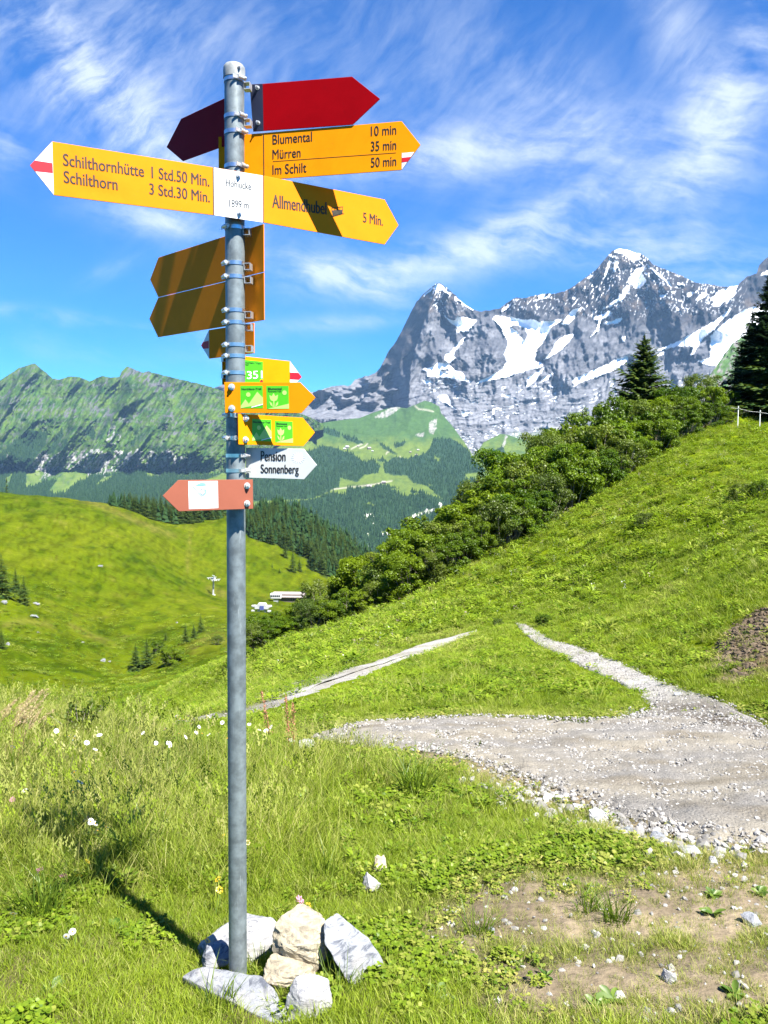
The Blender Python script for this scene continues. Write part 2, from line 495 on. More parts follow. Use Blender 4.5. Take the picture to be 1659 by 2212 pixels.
# outlines on the ground, kept as world x, y
P1A = [(360, 1556), (480, 1545), (540, 1530), (640, 1500), (720, 1467), (800, 1436), (880, 1404), (950, 1384), (1030, 1362)]
P1B = [(360, 1574), (480, 1562), (540, 1549), (640, 1526), (720, 1496), (800, 1464), (880, 1427), (950, 1399), (1030, 1365)]
P2A = [(1112, 1346), (1122, 1360), (1150, 1386), (1200, 1414), (1262, 1446), (1330, 1474), (1375, 1500), (1400, 1530), (1330, 1562)]
P2B = [(1116, 1345), (1158, 1362), (1195, 1384), (1262, 1402), (1340, 1432), (1410, 1464), (1500, 1498), (1640, 1556), (1800, 1620)]
RDA = [(672, 1596), (730, 1574), (789, 1561), (915, 1553), (1056, 1546), (1126, 1550), (1266, 1556), (1365, 1548), (1500, 1540), (1700, 1575), (1900, 1640)]
RDB = [(672, 1600), (740, 1612), (845, 1626), (950, 1636), (1027, 1654), (1105, 1684), (1182, 1718), (1266, 1748), (1336, 1790), (1480, 1832), (1800, 1880)]
def xy(pts): return [tuple(h[:2]) for h in hits(pts)]
W1A, W1B, W2A, W2B, WRA, WRB = [xy(p) for p in (P1A, P1B, P2A, P2B, RDA, RDB)]
POLY1 = W1A + W1B[::-1]; POLY2 = W2A + W2B[::-1]; POLYR = WRA + WRB[::-1]
MUD = xy([(1515, 1420), (1570, 1355), (1640, 1310), (1760, 1310), (1800, 1480), (1640, 1515), (1530, 1475)])
BARE = xy([(900, 1985), (1000, 1900), (1120, 1870), (1300, 1880), (1460, 1860), (1700, 1830), (1900, 1990), (1800, 2230), (1080, 2240), (1000, 2110), (905, 2050)])
def bare_amount(X, Y):
    """0..1: how much open soil shows (trodden ground by the road)"""
    X = np.asarray(X, float); Y = np.asarray(Y, float)
    n = fbm(X * 2.1, Y * 2.1, 4, 31)
    inb = inpoly(X, Y, BARE).astype(float)
    d, _, _ = segdist(X, Y, BARE + [BARE[0]])
    e = np.where(inb > 0, smooth01(d / .35 + .3), smooth01(.25 - d / .5))
    b = e * smooth01((n + .66) / .6)
    dr, _, _ = segdist(X, Y, WRB[3:])
    b = np.maximum(b, smooth01((.42 - dr) / .4) * smooth01((n + .3) / .4))
    dm, _, _ = segdist(X, Y, MUD + [MUD[0]])
    m = np.where(inpoly(X, Y, MUD), smooth01(dm / .5 + .2), 0) * smooth01((fbm(X * 1.3, Y * 1.3, 4, 37) + .45) / .35)
    return np.maximum(b, m)
def on_road(X, Y, pad=0.0):
    r_ = inpoly(X, Y, POLY1) | inpoly(X, Y, POLY2) | inpoly(X, Y, POLYR)
    return r_

# ---- the turf sheet
Tn, Yn = 560, 520
Tg = np.linspace(-.98, .98, Tn)
Yg = np.exp(np.linspace(math.log(.45), math.log(1250), Yn))
TT, YY = np.meshgrid(Tg, Yg)
XX = TT * YY
ZZ = gz(XX, YY)
PXg, PYg = px_of(XX, YY, ZZ)
def lerp(a, b, f): return a + (b - a) * f[..., None]
c_soil = np.array([.165, .132, .088]); c_mud = np.array([.085, .060, .036])
g1 = np.array([.052, .080, .0012]); g2 = np.array([.080, .100, .0030]); g3 = np.array([.026, .048, .0006]); g4 = np.array([.115, .105, .022])
n1 = fbm(XX / 60 + 3, YY / 90, 5, 41); n2 = fbm(XX / 9, YY / 16, 4, 42); n3 = fbm(XX / 2.2, YY / 3.5, 4, 43)
base = lerp(np.broadcast_to(g1, XX.shape + (3,)), g2, smooth01(.45 + .9 * n1 + .45 * n2))
base = lerp(base, g3, smooth01((-n1 * .5 - n2 * .9 - .04) / .4) * .8)
base = lerp(base, g4, smooth01((n2 * .7 + n3 * .5 - .22) / .35) * .55)
dkp = fbm(XX / 3.5, YY / 5.5, 3, 48)
base = lerp(base, np.array([.022, .045, .006]), smooth01((dkp - .42) / .1) * smooth01((YY - 90) / 60) * .8)
# streaks running down the far bowl
st = fbm((PXg + PYg * .35) / 26, PYg / 160, 3, 44)
farm = smooth01((YY - 90) / 120)
base = lerp(base, g2 * 1.1, smooth01((st - .08) / .35) * farm * .25)
base = lerp(base, g3 * 1.1, smooth01((-st - .12) / .35) * farm * .22)
for line, w, cc, am in [([(175, 1075), (260, 1110), (330, 1140), (375, 1157)], 7, g4, .75), ([(405, 1240), (408, 1180), (415, 1120), (470, 1090)], 3.5, g4, .5),
                        ([(150, 1350), (200, 1375), (245, 1392)], 6, g4, .7), ([(420, 1395), (470, 1370), (495, 1385)], 16, g4 * .8, .6), ([(450, 1272), (490, 1285)], 8, g4, .7), ([(10, 1350), (60, 1340), (110, 1350)], 8, g4, .6)]:
    dd, _, _ = segdist(PXg, PYg, line)
    base = lerp(base, cc, am * np.exp(-(dd / w) ** 2) * farm * smooth01(.7 + n3))
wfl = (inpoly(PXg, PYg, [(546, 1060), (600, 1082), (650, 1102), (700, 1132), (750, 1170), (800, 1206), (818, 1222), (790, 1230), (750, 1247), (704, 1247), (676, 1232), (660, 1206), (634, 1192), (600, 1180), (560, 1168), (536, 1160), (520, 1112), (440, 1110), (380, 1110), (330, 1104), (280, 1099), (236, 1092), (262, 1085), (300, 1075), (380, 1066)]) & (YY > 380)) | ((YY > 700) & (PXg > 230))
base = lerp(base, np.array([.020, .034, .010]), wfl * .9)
bare = bare_amount(XX, YY) * smooth01((14 - YY) / 2)
near = smooth01((9 - YY) / 4)
under = lerp(np.broadcast_to(np.array([.060, .064, .020]), XX.shape + (3,)), np.array([.10, .088, .040]), smooth01(.5 + 1.2 * n3))
midb = 1 + .55 * smooth01((YY - 8) / 6) * smooth01((110 - YY) / 50)
terr = ridged(XX / 34 + fbm(XX / 20, YY / 20, 2, 49), ZZ / 1.5, 3, 50, .6)
base = base * (1 - .30 * smooth01((terr - .62) / .12) * farm)[..., None] * midb[..., None]
colg = base * (1 - near[..., None]) + under * near[..., None]
inmud = inpoly(XX, YY, MUD)
soil = lerp(np.broadcast_to(c_soil, XX.shape + (3,)), c_soil * 1.45, smooth01(.5 + 1.5 * fbm(XX * 3, YY * 3, 4, 45)))
soil = np.where(inmud[..., None], c_mud * (1 + .5 * fbm(XX * 5, YY * 5, 4, 46)[..., None]), soil)
colg = colg * (1 - bare[..., None]) + soil * bare[..., None]
def gridfaces(nr, nc):
    i = np.arange(nr - 1)[:, None] * nc + np.arange(nc - 1)[None]
    return np.stack([i, i + 1, i + nc + 1, i + nc], -1).reshape(-1, 4)
m_turf = vcolmat('meadow_turf', (.12, .4, 1.3, 6.0, 28.0), .42, .95, bump=.55, bscale=14.0, bdist=.05)
ZZb = ZZ + bare * .02 * fbm(XX * 9, YY * 9, 3, 47)
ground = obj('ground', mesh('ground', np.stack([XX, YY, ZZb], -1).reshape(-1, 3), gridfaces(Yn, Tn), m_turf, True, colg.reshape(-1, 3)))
tag(ground, 'green alpine meadow slope falling into a grassy bowl', 'ground', kind='structure')

# ---- gravel road and the two footpaths, laid just above the turf
def strip(name, A, B, cols, na, nb, mt, lift, crown, label, grade=None):
    A = np.array(A); B = np.array(B)
    def res(P, n):
        s = np.r_[0, np.cumsum(np.hypot(*np.diff(P, axis=0).T))]; u = np.linspace(0, s[-1], n)
        return np.stack([np.interp(u, s, P[:, 0]), np.interp(u, s, P[:, 1])], 1)
    A = res(A, na); B = res(B, na)
    w = np.hypot(*(A - B).T)
    ja = fbm(np.linspace(0, na * .12, na), np.zeros(na), 4, 51) * np.minimum(w * .16, .22); jb = fbm(np.linspace(0, na * .12, na), np.ones(na) * 9, 4, 52) * np.minimum(w * .16, .22)
    dr = (B - A) / np.maximum(w, 1e-6)[:, None]
    A = A + dr * ja[:, None]; B = B + dr * jb[:, None]
    v = np.linspace(0, 1, nb)
    P = A[:, None] * (1 - v)[None, :, None] + B[:, None] * v[None, :, None]
    X, Y = P[..., 0], P[..., 1]
    prof = np.minimum(1, np.minimum(v, 1 - v) * 9)[None]
    Z = gz(X, Y) - .03 + (lift + .03) * smooth01(prof) + crown * fbm(X * 4, Y * 4, 4, 53)
    c = cols(X, Y, v)
    o = obj(name, mesh(name, np.stack([X, Y, Z], -1).reshape(-1, 3), gridfaces(na, nb), mt, True, c.reshape(-1, 3)))
    return tag(o, label, 'path', kind='structure')
m_gravel = vcolmat('crushed_gravel', (9.0, 45.0, 140.0), .34, .95, bump=.9, bscale=55.0, bdist=.03)
def c_road(X, Y, v):
    a = lerp(np.broadcast_to(np.array([.195, .185, .168]), X.shape + (3,)), np.array([.24, .218, .175]), smooth01(.5 + 1.4 * fbm(X / 1.3, Y / .7, 3, 54)))
    a = lerp(a, np.array([.165, .145, .112]), smooth01((fbm(X / .8, Y / .5, 4, 55) - .02) / .4) * .8)
    return a
def c_path(X, Y, v):
    a = lerp(np.broadcast_to(np.array([.33, .318, .296]), X.shape + (3,)), np.array([.25, .235, .20]), smooth01(.5 + 1.6 * fbm(X * 1.1, Y * 1.1, 3, 56)))
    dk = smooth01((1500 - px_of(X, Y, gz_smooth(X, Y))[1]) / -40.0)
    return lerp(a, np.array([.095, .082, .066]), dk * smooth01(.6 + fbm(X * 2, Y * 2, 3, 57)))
road = strip('gravel_road', WRA, WRB, c_road, 220, 90, m_gravel, .035, .030, 'pale gravel road spur curving in from the right')
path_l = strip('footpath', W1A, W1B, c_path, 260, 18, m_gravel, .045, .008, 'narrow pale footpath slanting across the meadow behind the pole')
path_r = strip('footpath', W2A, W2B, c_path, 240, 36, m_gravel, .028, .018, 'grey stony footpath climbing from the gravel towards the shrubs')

# ================================================================== far mountains (surfaces seen from the meadow, with their far sides)
def relief(name, xs, top, bot, rows, depth, colour, mt, label, jag=2.0, back=900, seed=0, jagscale=14.0, power=1.0):
    xs = np.asarray(xs, float)
    yt = interp(xs, top) + jag * fbm(xs / jagscale, xs * 0 + seed, 4, 60 + seed, .6)
    yb = interp(xs, bot)
    t = np.linspace(0, 1, rows) ** power
    y = yb[None] + (yt - yb)[None] * t[:, None]
    x = np.broadcast_to(xs[None], y.shape)
    d = depth(x, y, t[:, None])
    c = colour(x, y, d)
    T, S = TSv(x, y)
    P = np.stack([T * d, d, S * d], -1)
    rowsP, rowsC = [P], [c]
    for k, (dd, dz) in enumerate(((.10, .05), (.35, .28), (1.0, 1.0))):   # the side turned away
        q = P[-1].copy(); f = (q[:, 1] + back * dd) / q[:, 1]
        q[:, 0] *= f; q[:, 1] *= f; q[:, 2] -= back * dz
        rowsP.append(q[None]); rowsC.append(c[-1:])
    P = np.concatenate(rowsP); c = np.concatenate(rowsC)
    o = obj(name, mesh(name, P.reshape(-1, 3), gridfaces(P.shape[0], P.shape[1]), mt, True, c.reshape(-1, 3)))
    tag(o, label, 'mountain', kind='structure')
    return x, y, d
def tent(x, y, line, amp, wl, wr):
    """a spur standing out towards us: amp metres at its crest, wl / wr its half widths"""
    d, side, par = segdist(x, y, line)
    w = np.where(side > 0, wl, wr)
    a = amp * np.interp(par, [0, .15, .8, 1], [.25, 1, 1, .35])
    return a * np.clip(1 - d / w, 0, 1) ** 1.1
C5 = lambda p: crop(1200, 900, 1824, p)
CE = lambda p: crop(1600, 950, 900, p)
CM = lambda p: crop(2400, 1000, 624, p)
CV = lambda p: crop(1200, 1500, 800, p)
CL = lambda p: crop(0, 1400, 900, p)

# ---- the rock and ice massif
MTOP = [(300, 880), (440, 850), (462, 838), (484, 830), (520, 850), (600, 860), (658, 850), (675, 847), (716, 835), (740, 832), (755, 834), (767, 820), (809, 807), (821, 795), (839, 759), (857, 735), (872, 706), (887, 675), (900, 651), (915, 635), (932, 620), (945, 611),
        (952, 612), (962, 619), (984, 638), (1003, 657), (1020, 668), (1036, 673), (1050, 671), (1066, 669), (1080, 666), (1094, 655), (1105, 647), (1118, 642), (1129, 645), (1140, 642), (1171, 635), (1200, 634), (1219, 629), (1237, 620), (1261, 602), (1286, 584), (1304, 563),
        (1322, 542), (1337, 537), (1355, 540), (1370, 545), (1391, 551), (1412, 572), (1442, 584), (1473, 596), (1503, 611), (1533, 614), (1563, 620), (1580, 618), (1593, 617), (1611, 599), (1635, 590), (1640, 572), (1656, 557), (1690, 528), (1760, 500), (1900, 480)]
SNOW = [CE(p) for p in (
    [(195, 330), (230, 300), (270, 328), (325, 375), (320, 390), (280, 368), (250, 342), (215, 382), (205, 350)], [(118, 398), (190, 330), (198, 342), (130, 400)], [(345, 395), (385, 425), (430, 455), (490, 500), (470, 498), (400, 445), (350, 420)],
    [(260, 510), (300, 560), (350, 575), (370, 545), (440, 555), (510, 575), (450, 655), (360, 660), (372, 620), (330, 600), (290, 560)],
    [(430, 690), (405, 740), (375, 780), (350, 800), (340, 830), (360, 850), (310, 885), (275, 860), (280, 830), (315, 805), (345, 775), (390, 720)],
    [(105, 935), (190, 910), (230, 880), (290, 880), (320, 905), (350, 940), (400, 950), (465, 1020), (430, 1010), (340, 1000), (250, 985), (160, 980), (150, 945)], [(115, 1005), (180, 1010), (190, 1025), (140, 1035)],
    [(625, 560), (650, 540), (760, 550), (850, 570), (920, 565), (960, 585), (1080, 575), (1130, 560), (1120, 580), (1060, 620), (1020, 680), (990, 740), (950, 780), (940, 830), (920, 870), (980, 880), (985, 910), (900, 930), (800, 960), (720, 990), (650, 1000), (560, 1020), (490, 1045), (540, 1010), (640, 960), (700, 930), (730, 870), (710, 820), (730, 760), (735, 720), (700, 670), (680, 620), (650, 590)],
    [(1120, 600), (1180, 530), (1210, 490), (1280, 478), (1240, 510), (1220, 560), (1180, 600), (1150, 608)], [(1050, 800), (1100, 720), (1150, 685), (1220, 672), (1180, 730), (1130, 780), (1080, 820), (1000, 860), (1030, 820)],
    [(870, 990), (930, 960), (1010, 910), (960, 980), (920, 1030), (870, 1060), (880, 1010)], [(965, 1030), (1000, 980), (1065, 960), (1030, 1000)],
    [(1200, 1010), (1300, 960), (1420, 910), (1500, 880), (1620, 825), (1600, 870), (1500, 940), (1400, 980), (1300, 1010), (1220, 1045)],
    [(1415, 492), (1490, 460), (1550, 400), (1600, 320), (1630, 320), (1585, 405), (1540, 440), (1480, 475)], [(1355, 550), (1420, 530), (1470, 505), (1495, 520), (1440, 560), (1410, 580), (1365, 570)], [(1430, 590), (1500, 575), (1560, 550), (1570, 565), (1530, 600), (1450, 605)],
    [(1500, 78), (1540, 50), (1600, 60), (1700, 80), (1690, 130), (1640, 150), (1600, 110), (1560, 85)], [(1310, 270), (1340, 235), (1360, 240), (1330, 275)], [(955, 400), (1000, 380), (1050, 382), (1030, 410), (960, 425)], [(690, 500), (740, 460), (760, 465), (720, 500), (690, 512)],
    [(235, 1120), (290, 1115), (320, 1150), (312, 1188), (260, 1170)], [(310, 1185), (370, 1222), (360, 1222), (300, 1190)], [(395, 1230), (460, 1240), (430, 1270), (410, 1258)], [(680, 1110), (760, 1115), (740, 1130), (690, 1125)], [(720, 1275), (750, 1262), (740, 1290)], [(760, 1100), (830, 1080), (820, 1092)],
    [(1330, 700), (1380, 640), (1400, 560), (1420, 500), (1410, 590), (1395, 650)], [(1440, 230), (1470, 150), (1480, 160), (1450, 250), (1430, 280)], [(1500, 200), (1530, 130), (1540, 150), (1510, 230)], [(1560, 700), (1600, 685), (1590, 720), (1570, 735)])]
SNOW += [CM(p) for p in (
    [(270, 160), (410, 130), (340, 190), (390, 290), (350, 330), (320, 365), (240, 330), (200, 310), (190, 270), (230, 220)], [(200, 325), (170, 380), (140, 460), (60, 520), (0, 545), (0, 520), (80, 470), (130, 410), (150, 360)],
    [(360, 80), (480, 180), (560, 250), (640, 300), (660, 350), (640, 350), (580, 280), (490, 220), (430, 150)], [(710, 300), (780, 315), (780, 332), (710, 330)],
    [(1060, 480), (1120, 400), (1200, 360), (1345, 325), (1310, 430), (1270, 460), (1230, 520), (1220, 480), (1140, 550), (1080, 550), (1100, 500)],
    [(490, 1010), (560, 980), (700, 920), (850, 840), (1000, 760), (1130, 680), (1240, 590), (1290, 520), (1260, 610), (1160, 705), (1090, 800), (980, 880), (950, 930), (880, 1050), (840, 1075), (880, 970), (780, 960), (700, 965), (600, 1000)],
    [(1050, 860), (1200, 720), (1400, 590), (1600, 520), (1700, 560), (1500, 800), (1380, 900), (1250, 990), (1180, 1080), (1130, 1170), (1010, 1160), (930, 1120), (1050, 1090), (1060, 1000)],
    [(830, 400), (890, 390), (850, 440), (810, 460)], [(900, 490), (940, 430), (1010, 400), (1022, 430), (960, 475)], [(690, 545), (720, 570), (765, 635), (750, 640)], [(0, 1140), (100, 1090), (210, 1055), (190, 1110), (100, 1180), (0, 1240)], [(490, 1050), (580, 1025), (580, 1050), (500, 1075)],
    [(1590, 210), (1660, 170), (1800, 120), (1800, 230), (1640, 228)], [(370, 190), (420, 200), (410, 220), (380, 215)], [(520, 440), (600, 410), (570, 455)])]
HOLES = [CE(p) for p in ([(745, 620), (790, 608), (860, 625), (880, 680), (862, 716), (820, 690), (800, 650)], [(250, 925), (300, 930), (305, 945), (260, 945)], [(265, 955), (310, 955), (300, 968)])]
NFACE = [(946, 611), (937, 640), (926, 668), (913, 702), (905, 732), (893, 762), (886, 800), (884, 840), (881, 878)]
SPURS = [([(1053, 682), (1060, 720), (1062, 770), (1046, 830)], 210, 62, 52), ([(1276, 694), (1258, 740), (1232, 800), (1200, 850)], 190, 60, 70), ([(1205, 700), (1185, 740), (1165, 780)], 110, 36, 46), ([(1337, 537), (1330, 580), (1336, 630), (1350, 690)], 260, 60, 45),
         ([(1391, 551), (1440, 630), (1480, 720), (1490, 800)], 260, 55, 60), ([(1503, 611), (1520, 670), (1528, 740)], 220, 40, 40), ([(1593, 617), (1570, 680), (1550, 740)], 260, 45, 50), ([(1520, 790), (1500, 850), (1480, 900)], 160, 50, 60),
         ([(1105, 650), (1130, 665), (1180, 690), (1240, 700)], 120, 30, 40), ([(1261, 602), (1240, 640), (1230, 680)], 190, 40, 40), ([(960, 619), (985, 660), (1000, 700)], 180, 40, 40), ([(940, 660), (930, 730), (940, 800)], 90, 30, 40), ([(984, 760), (990, 800), (1010, 830)], 140, 40, 40),
         ([(850, 770), (822, 830), (800, 880)], 330, 30, 26), ([(812, 808), (786, 850), (765, 885)], 260, 30, 24), ([(770, 822), (740, 860), (715, 895)], 220, 34, 26), ([(868, 800), (858, 840), (846, 876)], 240, 16, 16), ([(716, 835), (700, 860), (690, 890)], 150, 25, 22), ([(680, 846), (668, 870), (655, 895)], 120, 20, 20),
         ([(880, 720), (868, 760), (862, 800)], 150, 16, 14)]
def snow_field(x, y):
    wx = x + 3.2 * fbm(x / 11, y / 11, 4, 71, .62); wy = y + 2.6 * fbm(x / 11, y / 11, 4, 72, .62)
    s = np.zeros(x.shape)
    for p in SNOW: s = np.maximum(s, inpoly(wx, wy, p))
    for p in HOLES: s = np.where(inpoly(wx, wy, p), 0, s)
    # thin streaks lying in the couloirs near the tops and on the ledges
    hi = smooth01((705 - y) / 60) * smooth01(((x - 1225) / 60)) * smooth01((1420 - x) / 50) + .8 * smooth01((690 - y) / 50) * smooth01((x - 925) / 10) * smooth01((1020 - x) / 30) + .55 * smooth01((690 - y) / 30) * smooth01((x - 1080) / 20) * smooth01((1620 - x) / 30)
    k = ridged((x + (y - 600) * .35) / 9, (y - .3 * x) / 26, 3, 73, .6)
    s = np.maximum(s, hi * smooth01((k - .775) / .06))
    led = smooth01((y - 790) / 60) * smooth01((x - 890) / 30)
    k2 = ridged(x / 34, (y + .12 * x + 6 * fbm(x / 30, y / 30, 3, 75)) / 8.5, 3, 74, .55)
    s = np.maximum(s, led * smooth01((k2 - .765) / .05) * smooth01((fbm(x / 40, y / 30, 3, 76) + .02) / .2) * .9)
    return s
def m_depth(x, y, t):
    d = 7150 + (930 - y) * 4.0
    bd, side, par = segdist(x, y, NFACE)
    left = np.where(x < np.interp(y, [p[1] for p in NFACE], [p[0] for p in NFACE]), 1.0, 0.0) * smooth01((905 - y) / 25)
    reach = np.interp(y, [611, 700, 800, 900], [40, 62, 46, 24]) * (1 + .7 * fbm(x / 40, y / 26, 3, 86))
    d = d + left * np.minimum(bd, reach) * 34 - (1 - left) * 40 * np.exp(-bd / 25)
    for line, a, wl, wr in SPURS: d = d - 1.2 * tent(x, y, line, a, wl, wr)
    sn = snow_field(x, y)
    rough = 1 - .85 * sn
    up = smooth01((880 - y) / 80)
    d = d - rough * (215 * (ridged((x + (y - 700) * .18) / 46, (y) / 95, 3, 81) - .56) + 44 * (ridged((x - (y - 700) * .3) / 19, (y + .2 * x) / 30, 3, 82, .55) - .56)) * (.45 + .55 * up)
    d = d - rough * (8 * (ridged(x / 7, y / 9, 3, 83, .6) - .56))
    d = d - (1 - up * .6) * rough * 28 * (-.56 + ridged(x / 120, (y + .10 * x + 9 * fbm(x / 60, y / 40, 3, 84)) / 17, 3, 85, .6))
    d = d + 40 * np.exp(-(segdist(x, y, [(1080, 650), (1105, 720), (1095, 790), (1060, 830)])[0] / 40) ** 2)
    return d + sn * 4
def m_col(x, y, d):
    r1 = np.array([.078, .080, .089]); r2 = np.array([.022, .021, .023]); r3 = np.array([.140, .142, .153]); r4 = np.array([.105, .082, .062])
    n = fbm(x / 40, y / 28, 4, 91); n2 = fbm(x / 9, (y + .15 * x) / 5, 4, 92)
    a = lerp(np.broadcast_to(r1, x.shape + (3,)), r3, smooth01((n + .2 * n2 + .1) / .5))
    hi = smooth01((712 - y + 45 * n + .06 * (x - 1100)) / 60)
    hi = np.maximum(hi, .8 * (x < np.interp(y, [p[1] for p in NFACE], [p[0] for p in NFACE])) * smooth01((890 - y) / 40) * (x > 800))  # north face: dark rock, darkened further in colour to deepen its shade
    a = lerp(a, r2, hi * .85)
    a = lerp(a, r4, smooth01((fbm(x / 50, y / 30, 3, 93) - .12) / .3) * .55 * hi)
    a = lerp(a, r3 * 1.15, smooth01((y - 770) / 80) * .7)
    strata = ridged(x / 90, (y + .12 * x + 8 * fbm(x / 50, y / 40, 3, 94)) / 9, 3, 95, .6)
    a = a * (1 + .30 * n2 - .34 * smooth01((strata - .62) / .14) * smooth01((y - 700) / 120))[..., None]
    sn = snow_field(x, y)
    ice = lerp(np.broadcast_to(np.array([.86, .89, .92]), x.shape + (3,)), np.array([.60, .68, .74]), smooth01((ridged(x / 7, y / 5, 3, 96, .6) - .72) / .2) * smooth01((y - 690) / 40))
    a = a * (1 - sn[..., None]) + ice * sn[..., None]
    low = smooth01((y - 925 + 10 * n) / 30) * smooth01((n2 + n + .15) / .3) * smooth01((x - 1090) / 40)
    return lerp(np.clip(a, .02, .95), np.array([.10, .15, .05]), low * .8)
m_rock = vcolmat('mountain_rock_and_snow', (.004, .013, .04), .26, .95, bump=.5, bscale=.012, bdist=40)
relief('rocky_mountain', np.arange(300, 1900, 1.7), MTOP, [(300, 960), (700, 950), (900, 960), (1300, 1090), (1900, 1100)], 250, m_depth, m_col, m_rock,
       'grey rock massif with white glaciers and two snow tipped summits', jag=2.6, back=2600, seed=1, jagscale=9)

# ---- the long green ridge on the left
LTOP = [(-500, 850), (-200, 860), (0, 822), (39, 796), (60, 789), (75, 785), (97, 803), (114, 818), (129, 820), (150, 813), (172, 814.5), (193, 824), (221, 812), (240, 816), (258, 814), (262, 803), (275, 791), (307, 805), (320, 802), (365, 814), (430, 829), (460, 837), (484, 846), (600, 878), (665, 899), (700, 917), (760, 945), (800, 990)]
ROCKZ = [(CL(p), a, l) for p, a, l in (
    ([(20, 240), (250, 225), (400, 370), (560, 390), (600, 440), (480, 455), (250, 435), (130, 440), (0, 330)], .62, 0), ([(630, 330), (720, 300), (760, 390), (870, 420), (1040, 400), (1060, 490), (930, 475), (830, 475), (700, 440)], .72, 0),
    ([(1190, 390), (1260, 410), (1310, 570), (1150, 610), (1200, 480)], .72, 0), ([(1290, 360), (1390, 430), (1570, 480), (1570, 580), (1440, 480), (1370, 610), (1310, 520)], .55, 0),
    ([(190, 800), (300, 715), (650, 690), (1000, 695), (1190, 690), (1410, 750), (1390, 810), (1190, 810), (1030, 795), (900, 855), (640, 870), (600, 800), (400, 835), (290, 905)], .88, 1),
    ([(865, 130), (915, 75), (1050, 115), (1260, 215), (1250, 300), (1130, 275), (1040, 190), (900, 170)], .85, 0), ([(120, 120), (250, 50), (320, 110), (250, 220), (130, 210)], .45, 0), ([(760, 610), (830, 500), (880, 625), (820, 650)], .72, 1),
    ([(1030, 350), (1080, 380), (1130, 500), (1100, 510), (1040, 400)], .6, 0), ([(360, 160), (420, 170), (480, 210), (400, 220)], .6, 0), ([(650, 200), (740, 190), (800, 220), (660, 225)], .7, 0), ([(0, 720), (60, 720), (60, 800), (0, 820)], .8, 1), ([(1230, 170), (1400, 190), (1480, 250), (1370, 320), (1330, 240)], .5, 0), ([(520, 230), (600, 240), (590, 270), (530, 260)], .5, 0))]
LMEAD = [CL(p) for p in ([(355, 975), (420, 900), (500, 835), (620, 825), (645, 880), (560, 930), (460, 1002), (400, 1010)], [(690, 945), (760, 880), (825, 868), (790, 912)], [(1050, 795), (1175, 820), (1165, 872), (1070, 882)], [(195, 830), (290, 820), (310, 920), (185, 965)], [(1255, 875), (1370, 838), (1365, 872)], [(1425, 855), (1540, 795), (1600, 830), (1480, 856)], [(1500, 895), (1600, 860), (1700, 850), (1700, 900)], [(40, 900), (110, 830), (60, 940), (35, 950)])]
LWOOD = [CL(p) for p in ([(15, 710), (130, 600), (200, 540), (345, 560), (330, 640), (240, 760), (130, 820), (60, 770), (75, 700)], [(335, 725), (400, 600), (450, 525), (458, 580), (390, 705)], [(430, 685), (480, 600), (492, 640), (450, 705)], [(605, 545), (650, 505), (695, 560), (680, 615), (620, 560)], [(720, 590), (770, 530), (760, 580)], [(940, 640), (980, 600), (975, 660)], [(960, 590), (1000, 540), (1000, 570)], [(840, 740), (940, 690), (900, 750)], [(760, 720), (830, 680), (820, 720)])]
def l_wood(x, y):
    wx = x + 3 * fbm(x / 9, y / 9, 3, 101); wy = y + 3 * fbm(x / 9, y / 9, 3, 102)
    floor = np.interp(x, [-500, 0, 40, 60, 90, 180, 260, 330, 400, 460, 520, 700, 800], [1000, 1020, 1012, 1018, 1040, 1030, 1022, 1012, 1022, 1026, 1010, 1000, 1000])
    w = (wy > floor)
    for p in LWOOD: w |= inpoly(wx, wy, p)
    w |= (wy > 980) & (wx < 70) & (fbm(x / 12, y / 12, 3, 103) > -.1)
    for p in LMEAD: w &= ~inpoly(wx, wy, p)
    return w
def l_depth(x, y, t):
    d = np.interp(y, [785, 900, 960, 1020, 1060, 1110], [7200, 6100, 5600, 5250, 4300, 3400])
    q = x + .62 * (y - 800)
    up = smooth01((1030 - y) / 60)
    d = d - up * (430 * ridged(q / 80, y / 200, 2, 111) + 120 * ridged((q + 8 * fbm(x / 30, y / 30, 3, 116)) / 30, y / 75, 3, 112, .6) + 20 * ridged((q + .2 * y) / 10, y / 22, 3, 113, .6))
    d = d - tent(x, y, [(262, 800), (290, 850), (270, 900)], 260, 40, 60) - tent(x, y, [(75, 785), (60, 850), (30, 900)], 260, 60, 60)
    for p, a, l in ROCKZ:
        if l: d = d - 30 * inpoly(x + 9 * fbm(x / 14, y / 14, 3, 124), y + 14 * fbm(x / 11, y / 20, 3, 125), p) * (.5 + ridged(x / 9, y / 40, 2, 114))
    return d - 30 * ridged(x / 6, y / 8, 3, 115, .6)
